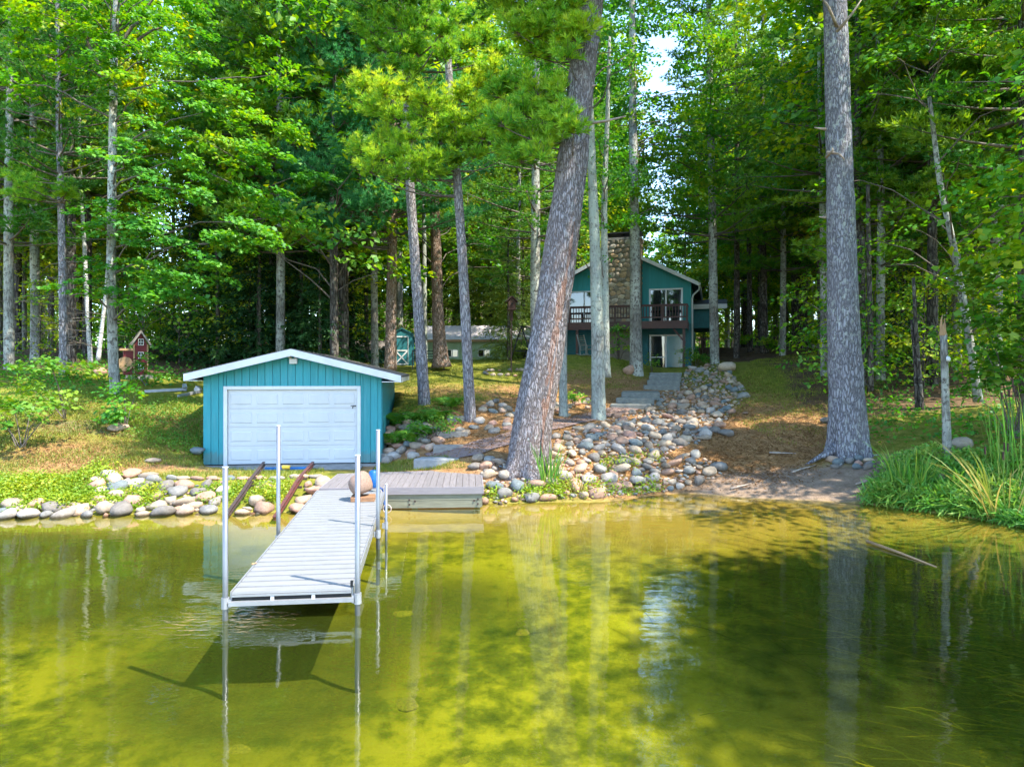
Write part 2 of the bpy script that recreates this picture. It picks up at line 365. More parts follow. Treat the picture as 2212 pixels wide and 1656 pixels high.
def ground_mat():
    m, N, L, B = new_mat('ground'); B.inputs['Roughness'].default_value = .95; B.inputs['Specular IOR Level'].default_value = .1
    a = N.new('ShaderNodeAttribute'); a.attribute_name = 'zone'; s = N.new('ShaderNodeSeparateColor'); L.new(a.outputs['Color'], s.inputs[0])
    a2 = N.new('ShaderNodeAttribute'); a2.attribute_name = 'bed'; s2 = N.new('ShaderNodeSeparateColor'); L.new(a2.outputs['Color'], s2.inputs[0])
    v = mapping(N, L)
    n1 = noise(N, L, v, .55, 5, .6, .4); n2 = noise(N, L, v, 3.2, 6, .65); n3 = noise(N, L, v, 22, 5, .7)
    k = math_(N, L, 'ADD', math_(N, L, 'MULTIPLY', n2, .5), math_(N, L, 'MULTIPLY', n3, .5))
    grass = ramp(N, L, k, [(.34, (.065, .085, .012)), (.5, (.16, .17, .02)), (.66, (.30, .24, .055))])
    needle = ramp(N, L, k, [(.34, (.14, .075, .035)), (.52, (.31, .17, .07)), (.7, (.46, .30, .15))])
    dirt = ramp(N, L, k, [(.34, (.13, .09, .06)), (.55, (.25, .18, .13)), (.7, (.37, .28, .21))])
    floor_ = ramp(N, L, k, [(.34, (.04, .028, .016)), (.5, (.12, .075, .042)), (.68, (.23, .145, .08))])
    def soft(w, lo=.3, hi=.7): # zone weight broken up by noise
        return ramp(N, L, math_(N, L, 'ADD', math_(N, L, 'MULTIPLY', w, .75), math_(N, L, 'MULTIPLY', math_(N, L, 'ADD', math_(N, L, 'MULTIPLY', n1, .6), math_(N, L, 'MULTIPLY', n2, .5)), .45)), [(lo + .15, (0, 0, 0)), (hi, (1, 1, 1))])
    c = mixc(N, L, soft(s.outputs[0]), grass, needle)
    c = mixc(N, L, soft(s.outputs[1]), c, dirt)
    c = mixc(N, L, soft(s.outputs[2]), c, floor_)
    # lake bed: sand, algae covered sand, dark weed, also used as painted shade
    sand = ramp(N, L, k, [(.3, (.30, .20, .06)), (.7, (.48, .33, .12))])
    algae = ramp(N, L, math_(N, L, 'ADD', math_(N, L, 'MULTIPLY', n1, .5), math_(N, L, 'MULTIPLY', n2, .5)), [(.34, (.016, .030, .003)), (.45, (.10, .115, .007)), (.55, (.28, .27, .016)), (.68, (.40, .37, .035))])
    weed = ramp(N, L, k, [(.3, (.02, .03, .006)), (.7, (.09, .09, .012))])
    bed = mixc(N, L, s2.outputs[1], sand, algae)
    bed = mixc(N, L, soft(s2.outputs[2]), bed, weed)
    c = mixc(N, L, s2.outputs[0], c, bed)
    L.new(c, B.inputs['Base Color']); bump(N, L, k, .7, .06, B); return m
M['ground'] = ground_mat()

def water_mat():
    m = bpy.data.materials.new('lake water'); m.use_nodes = True; N = m.node_tree.nodes; L = m.node_tree.links
    N.remove(N['Principled BSDF']); out = N['Material Output']
    tr = N.new('ShaderNodeBsdfTransparent'); tr.inputs['Color'].default_value = (.91, .93, .60, 1)
    gl = N.new('ShaderNodeBsdfGlossy'); gl.inputs['Roughness'].default_value = .0; gl.inputs['Color'].default_value = (1, 1, 1, 1)
    fr = N.new('ShaderNodeFresnel'); fr.inputs['IOR'].default_value = 1.45
    v = mapping(N, L, (1, 2.2, 1), (0, 0, R_(8)))
    n1 = noise(N, L, v, .8, 3, .5); n2 = noise(N, L, v, 3.5, 3, .55)
    at = N.new('ShaderNodeAttribute'); at.attribute_name = 'ripple'
    w = mapping(N, L, (1, 2.4, 1), (0, 0, R_(12))); n3 = noise(N, L, w, 5.5, 2, .5, .8)
    h = math_(N, L, 'ADD', math_(N, L, 'MULTIPLY', n1, .30), math_(N, L, 'MULTIPLY', n2, .07))
    h = math_(N, L, 'ADD', h, math_(N, L, 'MULTIPLY', math_(N, L, 'MULTIPLY', n3, at.outputs['Fac']), 1.6))
    b = N.new('ShaderNodeBump'); b.inputs['Strength'].default_value = .35; b.inputs['Distance'].default_value = .05; L.new(h, b.inputs['Height'])
    L.new(b.outputs[0], gl.inputs['Normal']); L.new(b.outputs[0], fr.inputs['Normal'])
    df = N.new('ShaderNodeBsdfDiffuse'); df.inputs['Color'].default_value = (.11, .15, .018, 1)   # suspended matter
    tu = N.new('ShaderNodeMixShader'); tu.inputs[0].default_value = .13; L.new(tr.outputs[0], tu.inputs[1]); L.new(df.outputs[0], tu.inputs[2])
    mx = N.new('ShaderNodeMixShader'); L.new(fr.outputs[0], mx.inputs[0]); L.new(tu.outputs[0], mx.inputs[1]); L.new(gl.outputs[0], mx.inputs[2])
    L.new(mx.outputs[0], out.inputs['Surface']); return m
M['water'] = water_mat()

# ------------------------------------------------------------------ terrain
CT = []
def c_(px, py, Y): CT.append(P(px, py, Y))
def w_(x, y, z): CT.append(np.array([x, y, z], float))
for px, py in ((0, 1118), (200, 1112), (440, 1106), (620, 1106), (830, 1098), (1040, 1086), (1200, 1082), (1400, 1069), (1480, 1064), (1600, 1075), (1750, 1080), (1890, 1090), (2000, 1104), (2100, 1118), (2211, 1140)):
    c_(px, py, H * FP / (py - CY))
for q in ((12.2, 11, 0), (14, 8, 0), (17, 4, 0), (22, -2, 0), (-14, 14.2, 0), (-20, 13.5, 0), (-40, 12, 0), (16, 12, 1.0), (20, 8, 1.3), (13.5, 14, 1.0), (17, 18, 1.8), (30, 6, 2), (-20, 18, 1.3), (-40, 25, 2.5)): w_(*q)
for a in ((200, 1040, 16.2), (60, 1050, 16), (380, 1030, 16.6), (200, 950, 18.5), (100, 900, 20), (250, 850, 23), (300, 815, 26), (100, 790, 28), (100, 762, 35), (420, 870, 22.5), (400, 990, 18.6),
          (600, 1034, 16.8), (720, 1024, 17.4), (560, 1009, 19.2), (800, 1004, 19.5), (850, 985, 20), (860, 862, 26), (900, 950, 20.5), (1000, 968, 19.3), (1040, 920, 21.5), (918, 873, 24), (1017, 905, 22), (1292, 905, 23.5), (1216, 898, 24),
          (1000, 820, 31), (900, 784, 38), (1085, 778, 40), (1200, 770, 39), (1290, 765, 38), (1373, 806, 34), (1440, 800, 38.8), (1420, 822, 33.5), (1543, 785, 36), (1600, 757, 44), (1750, 752, 50),
          (1650, 870, 26), (1700, 930, 21.5), (1830, 985, 19), (1700, 1030, 17.8), (1140, 1003, 17.5), (1300, 960, 19.5), (1200, 985, 18.3), (1300, 1035, 17.3), (1450, 910, 24), (1480, 1005, 18.6), (1560, 845, 29), (1540, 796, 34),
          (1950, 850, 25), (2050, 1000, 16.5), (2050, 1050, 15.6), (2100, 880, 22), (2000, 780, 35), (1900, 760, 42), (900, 1020, 18), (1060, 1010, 17.5)): c_(*a)
for x in (-60, -30, -8, 8, 30, 60): w_(x, 62, 5.0); w_(x * 1.6, 95, 5.4)
w_(-35, 42, 4.3); w_(35, 40, 4.0); w_(-16, 40, 4.0)
for q in ((-12, 13, -.3), (-10, 11.5, -.55), (-3, 12, -.55), (3, 12.5, -.32), (5, 14.5, -.10), (2, 14.5, -.14), (8, 12, -.4), (-10, 8, -.95), (-3, 8.5, -.95), (3, 9, -.75), (8, 8, -.7), (-6, 5, -1.25), (3, 5, -1.2), (9, 4, -.9), (0, 0, -1.5), (-12, 0, -1.6), (12, 0, -.9), (0, -20, -2.2), (-30, -10, -2), (20, -20, -1.5), (-30, 9, -.7)): w_(*q)
CT = np.array(CT)
def tps(r2): return .5 * r2 * np.log(r2 + 1e-9)
_n = len(CT); _A = np.zeros((_n + 3, _n + 3)); _s = 20.0
_xy = CT[:, :2] / _s
_A[:_n, :_n] = tps(((_xy[:, None] - _xy[None]) ** 2).sum(-1)) + np.eye(_n) * .0012
_A[:_n, _n] = 1; _A[:_n, _n + 1:] = _xy; _A[_n, :_n] = 1; _A[_n + 1:, :_n] = _xy.T
_w = np.linalg.solve(_A, np.concatenate([CT[:, 2], np.zeros(3)]))
def gz(x, y):
    x = np.asarray(x, float); y = np.asarray(y, float); sh = np.broadcast(x, y).shape
    q = np.stack([np.broadcast_to(x, sh).ravel(), np.broadcast_to(y, sh).ravel()], -1)
    out = np.empty(len(q))
    for i in range(0, len(q), 20000):
        b = np.clip(q[i:i + 20000], [-70, -25], [70, 100]) / _s
        out[i:i + 20000] = tps(((b[:, None] - _xy[None]) ** 2).sum(-1)) @ _w[:_n] + _w[_n] + b @ _w[_n + 1:]
    X, Y = q[:, 0], q[:, 1]
    out += .025 * (np.sin(X * 2.1 + 1.3 * np.sin(Y * 1.1)) * np.sin(Y * 1.9 + .7) + .6 * np.sin(X * 4.7 + Y * 2.2) * np.sin(Y * 4.1 - X)) * np.clip(np.abs(out) * 4, .2, 1)
    far = np.clip((Y - 50) / 20, 0, 1); out = out * (1 - far) + far * (5.0 + .006 * (Y - 60))
    out += np.clip(Y - 104, 0, 160) * .16
    left = np.clip((np.abs(X) - 45) / 20, 0, 1) * (Y > 25); out = out * (1 - left) + left * 4.6
    # level ground under the boathouse and its apron
    c6, s6 = math.cos(R_(6.6)), math.sin(R_(6.6)); lx = (X + 6.075) * c6 + (Y - 19.73) * s6; ly = -(X + 6.075) * s6 + (Y - 19.73) * c6
    m = (np.clip((2.5 - np.abs(lx)) / .12, 0, 1) * np.clip((ly + 1.3) / .6, 0, 1) * np.clip((6.95 - ly) / .1, 0, 1)); out = out * (1 - m) + np.minimum(out, .33) * m
    return out.reshape(sh)
def gp(x, y): return np.array([x, y, float(gz(x, y))])
def hit(px, py, y0=12.0, y1=60.0):
    "ground point seen at a pixel"
    Y = np.linspace(y0, y1, 400); X = (px - CX) / FP * Y; Z = H - (py - CY) / FP * Y
    d = Z - gz(X, Y); k = np.argmax(d < 0)
    if d[k] >= 0: k = len(Y) - 1
    return np.array([X[k], Y[k], float(gz(X[k], Y[k]))])
def proj(p): p = np.asarray(p, float); return CX + FP * p[..., 0] / p[..., 1], CY - FP * (p[..., 2] - H) / p[..., 1]

def axis(*segs):
    o = []
    for a, b, st in segs: o.append(np.arange(a, b, st))
    return np.concatenate(o)
gx = axis((-400, -60, 40), (-60, -24, 3), (-24, -14, .5), (-14, 14, .2), (14, 24, .5), (24, 60, 3), (60, 401, 40))
gy = axis((-60, 0, 4), (0, 5, .8), (5, 14, .3), (14, 30, .18), (30, 46, .35), (46, 70, 2), (70, 401, 22))
GX, GY = np.meshgrid(gx, gy); GZ = gz(GX, GY)
def blob(cx, cy_, rx, ry): return np.exp(-(((GX - cx) / rx) ** 2 + ((GY - cy_) / ry) ** 2))
def sst(a, b, v): t = np.clip((v - a) / (b - a), 0, 1); return t * t * (3 - 2 * t)
need = np.clip(blob(1, 22, 3.5, 3.5) + blob(3.5, 27, 3, 5) + .9 * blob(-2, 20, 2.8, 2.0) + 1.0 * blob(2, 18.2, 4, 1.8) + .6 * blob(9, 24, 3, 4) + .55 * blob(-8.5, 17.6, 2.5, .9) + .7 * blob(6.5, 21.5, 3.5, 3.5) + .6 * blob(5, 31, 4, 4) + .5 * blob(-2, 28, 4, 2.5) + .45 * blob(-11.5, 17.5, 3, 2) + .45 * blob(-10, 21, 2, 1), 0, 1)
dirt = np.clip(1.2 * blob(6.6, 17.1, 2.4, 1.25) + .5 * blob(-11.5, 19.5, 2, 1) + .5 * blob(9.5, 17.5, 1.5, 1.2) + .5 * blob(0, 17.3, 1.5, 1.2), 0, 1)
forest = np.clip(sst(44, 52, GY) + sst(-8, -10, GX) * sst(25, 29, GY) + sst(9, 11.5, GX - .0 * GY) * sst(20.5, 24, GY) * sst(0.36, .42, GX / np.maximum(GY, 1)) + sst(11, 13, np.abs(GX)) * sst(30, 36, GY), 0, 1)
bedw = sst(.03, -.05, GZ); alg = np.clip(sst(-.08, -.45, GZ) + .4 * sst(-4, -8, GX), 0, 1)
weed_shade = np.clip(1.0 * blob(7.5, 10, 3.2, 3.2) + .65 * blob(5.0, 7.0, 2.6, 2.2) + .95 * blob(-9, 12, 5, 2.0) + .45 * blob(-1, 11, 1.5, 1.2) + .35 * blob(-2, 6, 1.5, 1) + .12 + .7 * blob(-3.2, 8.8, 2.0, 1.6), 0, 1)  # weed; also paints in shade by the dock and dark woods reflection at left
zone = np.stack([need, dirt, forest, np.ones_like(need)], -1).reshape(-1, 4); bedc = np.stack([bedw, alg, weed_shade, np.ones_like(need)], -1).reshape(-1, 4)
nx, ny = len(gx), len(gy)
idx = np.arange(nx * ny).reshape(ny, nx)
FQ = np.stack([idx[:-1, :-1], idx[:-1, 1:], idx[1:, 1:], idx[1:, :-1]], -1).reshape(-1, 4)
VV = np.stack([GX, GY, GZ], -1).reshape(-1, 3)
under = GZ.ravel()[FQ].max(1) < -.02
def submesh(name, sel):
    f = FQ[sel]; u, inv = np.unique(f, return_inverse=True)
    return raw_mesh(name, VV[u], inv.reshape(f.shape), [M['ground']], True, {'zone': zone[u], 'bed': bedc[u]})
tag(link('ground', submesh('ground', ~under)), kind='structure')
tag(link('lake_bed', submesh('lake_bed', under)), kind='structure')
# lake surface
wx = axis((-400, -20, 40), (-20, 20, .5), (20, 401, 40)); wy = axis((-400, -5, 40), (-5, 20.1, .25))
WX, WY = np.meshgrid(wx, wy)
def wb(x, y, rx, ry): return np.exp(-(((WX - x) / rx) ** 2 + ((WY - y) / ry) ** 2) ** 2)
rip = np.clip(wb(-3.45, 8.3, 1.0, .55) + .5 * wb(-2.0, 9.2, .35, .12), 0, 1)
wi = np.arange(WX.size).reshape(WX.shape)
tag(link('water', raw_mesh('water', np.stack([WX, WY, WX * 0], -1).reshape(-1, 3), np.stack([wi[:-1, :-1], wi[:-1, 1:], wi[1:, 1:], wi[1:, :-1]], -1).reshape(-1, 4), [M['water']], True, {'ripple': rip.ravel()})), kind='structure')
# ------------------------------------------------------------------ buildings
def boards(parent, name, mat, xs, zb, ztop, openings, y0, y1, gap=.006):
    "vertical siding boards on the plane y, clipped round openings (x0,x1,z0,z1)"
    cuts = sorted(set([round(x, 4) for x in xs] + [round(v, 4) for o in openings for v in o[:2]]))
    cuts = [x for x in cuts if xs[0] - 1e-6 <= x <= xs[-1] + 1e-6]
    for a, b in zip(cuts[:-1], cuts[1:]):
        if b - a < .03: continue
        mid = (a + b) / 2; spans = [(zb, None)]
        for o in openings:
            if o[0] - 1e-4 <= mid <= o[1] + 1e-4:
                new = []
                for lo, hi in spans:
                    if o[2] > lo + .02: new.append((lo, o[2]))
                    new.append((o[3], hi))
                spans = new
        for lo, hi in spans:
            A, B_ = a + gap, b - gap
            za = ztop(A) if hi is None else hi; zb_ = ztop(B_) if hi is None else hi
            if min(za, zb_) - lo < .03: continue
            poly = [(A, lo), (B_, lo), (B_, zb_)]
            if hi is None and A < 0 < B_: poly.append((0, ztop(0)))
            poly.append((A, za))
            MB().prismy(poly, y0, y1).build(name, mat, parent)

# ---- boathouse
GR = R_(6.6)
gar = thing('boathouse', 'teal boathouse with white overhead door and low gable roof at the water', 'boathouse', (-6.075, 19.73, .40), GR)
GD = 7.0; HW = 2.43; SL = .245; ZA = 3.20   # depth, half width, roof slope, height of the gable top
def gtop(x): return ZA - .10 - abs(x) * SL
xs = list(np.arange(-HW + .02, HW - .01, .205)) + [HW - .02]
boards(gar, 'siding_board', M['teal'], xs, .03, gtop, [(-1.87, 1.83, 0, 2.18)], -.03, .0)
w = MB(); w.prismy([(-HW, 0.02), (HW, 0.02), (HW, gtop(HW)), (0, gtop(0)), (-HW, gtop(HW))], GD - .1, GD)
w.box(-HW, -HW + .1, .05, GD - .1, .02, gtop(HW) - .02)
w.prismy([(-HW + .1, .06), (-1.87, .06), (-1.87, 2.18), (-HW + .1, 2.3)], .012, .06)
w.prismy([(1.83, .06), (HW - .1, .06), (HW - .1, 2.3), (1.83, 2.18)], .012, .06)
w.prismy([(-HW + .1, 2.18), (HW - .1, 2.18), (HW - .1, gtop(HW) - .02), (0, gtop(0) - .02), (-HW + .1, gtop(HW) - .02)], .012, .06)
w.build('wall', M['teal_dark'], gar)
# right side wall: boards that stop at a stepped concrete foundation
for y in np.arange(.06, GD, .3):
    zb = .25 + .18 * y
    MB().box(HW - .03, HW, y + .006, min(y + .294, GD), zb, gtop(HW) - .03).build('siding_board', M['teal'], gar)
MB().box(HW - .1, HW - .034, .06, GD - .1, .0, gtop(HW) - .03).build('wall', M['teal_dark'], gar)
fz = MB(); fz.prismx([(.02, -.9), (GD, -.9), (GD, .25 + .18 * GD), (.02, .25)], HW - .033, HW + .05); fz.box(-HW - .02, HW + .05, -.12, .01, -.8, .0)
fz.build('foundation', M['concrete'], gar)
MB().box(-1.9, 1.9, -.75, -.12, -.5, -.03).build('apron', M['concrete'], gar)
# roof
EX = HW + .52; OV = .42
def rz(x): return ZA - abs(x) * SL
EXS = {-1: HW + .36, 1: HW + .54}
for sgn in (-1, 1):
    EX = EXS[sgn]; r = MB(); poly = [(0, rz(0)), (0, rz(0) - .05), (sgn * EX, rz(EX) - .05), (sgn * EX, rz(EX))]
    if sgn < 0: poly = poly[::-1]
    r.prismy(poly[::-1], -OV, GD + .3); roof = r.build('roof', M['shingle'], gar)
    n = 22
    for k in range(n):   # shingle courses, each laid a little over the one below
        x0 = EX * (k / n) ; x1 = EX * ((k + 1.15) / n); t = .012
        q = MB(); a, b = rz(x0) + .006, rz(min(x1, EX + .02)) + .022
        pl = [(sgn * x0, a), (sgn * min(x1, EX + .02), b - .014), (sgn * min(x1, EX + .02), b), (sgn * x0, a + .006)]
        if sgn < 0: pl = pl[::-1]
        q.prismy(pl, -OV - .02, GD + .32); q.build('shingle_course', M['shingle'], roof)
    f = MB(); pl = [(0, rz(0) - .0), (0, rz(0) - .19), (sgn * EX, rz(EX) - .19), (sgn * EX, rz(EX) - .0)]
    if sgn > 0: pl = pl[::-1]
    f.prismy(pl[::-1] if sgn > 0 else pl[::-1], -OV - .03, -OV); f.build('rake_board', M['white'], gar)
    x = sgn * EX
    MB().box(min(x, x - sgn * .03), max(x, x - sgn * .03), -OV + .002, GD + .3, rz(EX) - .19, rz(EX) - .055).build('eave_board', M['white'], gar)
    s = MB(); xa, xb = sorted((sgn * (HW + .01), sgn * (EX - .035))); s.box(xa, xb, -OV + .002, GD, rz(EX) - .185, rz(EX) - .165); s.build('soffit', M['offwhite'], gar)
so = MB()
for sgn in (-1, 1):
    pl = [(0, rz(0) - .06), (0, rz(0) - .075), (sgn * HW, rz(HW) - .075), (sgn * HW, rz(HW) - .06)]
    so.prismy(pl if sgn < 0 else pl[::-1], -OV + .003, -.032)
so.build('gable_soffit', M['offwhite'], gar)
# door and trim
for nm, b in (('door_trim', (-1.87, -1.775, 0, 2.18)), ('door_trim', (1.735, 1.83, 0, 2.18)), ('door_trim', (-1.773, 1.733, 2.09, 2.18))):
    MB().box(b[0], b[1], -.055, .05, b[2], b[3]).build(nm, M['white'], gar)
gd = MB().box(-1.772, 1.732, .045, .055, .02, 2.085).build('garage_door', M['door_white'], gar)
DW0, DW1 = -1.765, 1.725; sh = 2.05 / 4
for k in range(4):
    z0 = .03 + k * sh; z1 = z0 + sh - .016; s = MB(); s.box(DW0, DW1, .02, .044, z0, z1)
    pw = (DW1 - DW0) / 5
    for j in range(5):   # raised panels
        a, b = DW0 + j * pw + .06, DW0 + (j + 1) * pw - .06; c, d = z0 + .10, z1 - .10; y = .0198
        s.hexa([(a, y, c), (b, y, c), (b, y, d), (a, y, d)][::-1], [(a + .03, y - .014, c + .03), (b - .03, y - .014, c + .03), (b - .03, y - .014, d - .03), (a + .03, y - .014, d - .03)][::-1])
    s.build('door_section', M['door_white'], gd)
MB().box(DW0, DW1, .015, .05, -.0, .028).build('bottom_seal', M['black'], gd)
lt = MB(); z = 1.60
for dx in (0, .05): lt.bar((1.55 + dx, .012, z + .02), (1.70, .008, z + .03 - dx * .3), .018)
lt.tube([(1.60, .0, z - .05), (1.62, .0, z + .02)], .012, 6); lt.build('door_latch', M['black'], gd)
ls = MB().box(-.09, .11, -.16, -.031, 2.80, 2.94).build('security_light', M['white'], gar)
MB().tube([(-.06, -.10, 2.98), (-.10, -.20, 3.0)], .035, 8).build('lamp_head', M['offwhite'], ls)
MB().tube([(.06, -.10, 2.98), (.10, -.20, 3.0)], .035, 8).build('lamp_head', M['offwhite'], ls)

# ---- boat rails running from the door into the lake
def rail(pts, lab, mat):
    q3 = np.array([P(*q) for q in pts]); a = q3[0].copy(); q3 -= a
    r = thing('boat_rail', lab, 'boat rail', a, 0, 'boat rails below the boathouse door'); m = MB()
    for u0, u1 in zip(q3[:-1], q3[1:]): m.bar(u0, u1, .03, .06); m.bar(u0 + [0, 0, -.035], u1 + [0, 0, -.035], .10, .015); m.bar(u0 + [0, 0, .035], u1 + [0, 0, .035], .075, .015)
    m.build('rail_beam', mat, r)
    for k in (1, 2): MB().bar(q3[k] + [-.1, 0, -.09], q3[k] + [.12, 0, -.09], .06, .05).build('rail_tie', M['rail_rust'], r)
rail(((570, 1000, 19.2), (551, 1025, 16.9), (539, 1040, 15.9), (524, 1064, 15.25), (496, 1103, 14.8), (486, 1118, 14.5)), 'dark rusty boat rail, the one nearer the boathouse left corner', M['rail_rust'])
rail(((676, 1000, 19.3), (652, 1027, 16.8), (640, 1043, 15.8), (624, 1070, 15.1), (600, 1108, 14.6), (592, 1120, 14.4)), 'reddish boat rail ending in the water beside the dock', M['rail_red'])
ct = thing('rail_crossbar', 'blue crossbar with yellow roller joining the boat rails at the door', 'crossbar', (0, 0, 0))
a, b = P(572, 1016, 18.4), P(664, 1017, 18.5); a[2] = b[2] = .47
MB().bar(a, b, .05, .06).build('bar', M['blue'], ct)
c = a * .5 + b * .5; MB().tube([c - [.10, 0, -.02], c + [.10, 0, .02]], .055, 10).build('roller', M['yellow'], ct)

# ---- low stone edging above the left rocks
ed = thing('stone_edging', 'low grey stone edging course in front of the boathouse apron', 'stone edging', (0, 0, 0))

M['alu_groove_shade'] = simple('groove shade aluminium', (.10, .10, .105), .6)
# ---- aluminium dock
DKR = R_(6.8); DL = 6.75; ZF, ZB = .33, .445
dock = thing('dock', 'white slatted aluminium dock on pipe legs reaching over the water', 'dock', (-2.65, 8.53, 0), DKR)
def dz(y): return ZF + (ZB - ZF) * y / DL
ns = 31; pit = DL / ns; DWH = .70
for k in range(ns):
    y0, y1 = k * pit + .012, (k + 1) * pit - .022
    s = MB(); z = dz(k * pit + pit / 2)
    s.hexa([(-DWH, y0, z - .028), (DWH, y0, z - .028), (DWH, y1, z - .028), (-DWH, y1, z - .028)], [(-DWH + .004, y0 + .006, z), (DWH - .004, y0 + .006, z), (DWH - .004, y1 - .006, z), (-DWH + .004, y1 - .006, z)])
    s.build('slat', M['dockwhite'], dock)
    if k: MB().box(-DWH + .003, DWH - .003, y0 - .034, y0 - .0, z - .027, z - .012).build('joint_strip', M['alu_groove_shade'], dock)  # lip between slats, coloured dark for the shade in the groove
for x in (-DWH - .012, DWH + .012):
    f = MB(); f.bar((x, 0.03, dz(0) - .07), (x, DL, dz(DL) - .07), .02, .15); f.build('side_rail', M['alu_frame'], dock)
MB().box(-DWH, DWH, .0, .03, ZF - .055, ZF - .031).build('front_rail', M['alu_frame'], dock)
MB().box(-DWH, DWH, .031, .036, ZF - .104, ZF - .057).build('gap_shade_plate', M['darkgap'], dock)  # dark plate added to paint the shade inside the front gap
MB().box(-DWH - .03, DWH + .03, -.03, .02, ZF - .155, ZF - .105).build('front_beam', M['alu_frame'], dock)
for x in (-.23, .25): MB().box(x - .02, x + .02, .005, .028, ZF - .104, ZF - .058).build('tube_end', M['white'], dock)
for yy in np.arange(.3, DL, 1.05): MB().box(-DWH + .001, DWH - .001, yy, yy + .05, dz(yy) - .10, dz(yy) - .032).build('cross_tube', M['alu_frame'], dock)
def dleg(x, y, top, r=.033, bot=None):
    wx_, wy_ = -2.65 + x * math.cos(DKR) - y * math.sin(DKR), 8.53 + x * math.sin(DKR) + y * math.cos(DKR)
    bot = float(gz(wx_, wy_)) - .15
    MB().tube([(x, y, bot), (x, y, top - .004), ], r, 12).build('pole', M['alu'], dock, True)
    MB().tube([(x, y, top - .01), (x, y, top)], r * 1.08, 12).build('pole_cap', M['offwhite'], dock)
    z = dz(max(y, 0)) - .13; cl = MB(); cl.tube([(x, y, z - .06), (x, y, z + .07)], r * 1.45, 12); cl.bar((x, y, z), (x - math.copysign(.07, x), y, z), .05, .09); cl.build('clamp', M['alu_frame'], dock)
dleg(-.775, .02, 1.83); dleg(.775, .02, 1.95); dleg(-.775, 3.05, 2.10); dleg(.80, 3.25, 2.0); dleg(.90, 3.85, 1.0, .022)
MB().bar((.70, .06, .27), (.70, .06, .41), .03).build('corner_bracket', M['black'], dock)

# ---- wooden landing deck
LD = (-4.12, 15.25); LR = R_(3.5); LW, LDp, LZ = 3.48, 2.75, .475
ld = thing('landing_deck', 'low wooden landing deck between the dock and the stone bank', 'deck', (LD[0], LD[1], 0), LR)
nb = 24; bw = LW / nb
for k in range(nb):
    off = .12 * (k / nb); s = MB(); s.bbox(k * bw + .004, (k + 1) * bw - .004, -.02, LDp - .55 + off * 5, LZ - .03, LZ, .004); s.build('deck_board', M['deck_wood'], ld)
MB().box(.0, LW, -.05, -.022, LZ - .155, LZ - .002).build('fascia', M['deck_fascia'], ld)
MB().box(LW + .002, LW + .03, -.05, LDp, LZ - .155, LZ - .002).build('fascia', M['deck_fascia'], ld)
MB().box(-.03, -.002, -.05, LDp - .6, LZ - .155, LZ - .002).build('fascia', M['deck_fascia'], ld)
for k, (z0, z1) in enumerate(((.185, .315), (.022, .178))):
    MB().box(.9, LW - .03, -.015 + .004 * k, .03, z0, z1).build('skirt_board', M['tim_green'], ld)
    MB().box(LW - .03, LW - .0, .032, LDp, z0, z1).build('skirt_board', M['tim_green'], ld)
MB().box(.9, LW - .05, .04, .10, -.06, .018).build('lower_beam', M['tim_brown'], ld)
for x in (1.95, 3.30, .95, .1):
    MB().box(x, x + .13, .036, .16, -.6, .28).build('post', M['tim_green'], ld)
for x in (1.2, 1.9, 2.02, 3.3, 3.38): 
    for z in ((.2, .1) if x in (1.9, 3.38) else (.17,)): MB().tube([(x, -.02, z), (x, -.032, z)], .022, 8).build('bolt', M['rail_rust'], ld)

# boulder on a block beside the dock
wp = np.array([-2.95, 13.95])
bl = tag(MB().bbox(-.22, .24, -.08, .30, .0, .09, .01).build('timber_block', M['tim_brown'], None, loc=(wp[0], wp[1], dz(5.5) + .004), rot=(0, 0, DKR)), 'reddish brown timber block lying on the dock under the pink boulder', 'timber block')

# hose, bumper on the far right pole
def world_dock(x, y, z): return np.array([-2.65 + x * math.cos(DKR) - y * math.sin(DKR), 8.53 + x * math.sin(DKR) + y * math.cos(DKR), z])
q = P(806, 1022, 15.0); q[2] = .0
bm = thing('bumper', 'blue dock bumper hanging above the landing deck by the far pole', 'dock bumper', (q[0], q[1], .52))
MB().tube([(0, 0, .0), (0, 0, .03), (0, 0, .34), (0, 0, .37)], [.06, .09, .09, .05], 12).build('body', M['blue'], bm, True)
MB().tube([(0, 0, .37), (.0, .0, .42), (.03, 0, .44)], .012, 6).build('eye', M['black'], bm)
rp = MB(); s0 = q + [.05, .0, .6]; e = P(832, 1100, 14.9)
rp.tube([s0, s0 + [.16, -.1, -.1], P(826, 1056, 15.0), P(829, 1085, 14.9), e, e + [.02, -.05, -.25]], .016, 7)
tag(rp.build('blue_rope', M['rope_blue'], None, True), 'blue rope hanging from the landing deck corner into the water', 'rope')
hs = MB(); c = P(836, 1098, 14.8); pts = [P(824, 1060, 14.95), P(822, 1080, 14.9), P(818, 1098, 14.85)]
t = np.linspace(0, 4 * math.pi, 40)
pts += [c + [.085 * math.cos(x + 3.1), -.02 * x / 12, .085 * math.sin(x + 3.1) ] for x in t]
hs.tube(pts, .009, 6); tag(hs.build('hose_coil', M['rope_pale'], None, True), 'pale pink hose coiled in a ring beside the blue rope', 'hose')

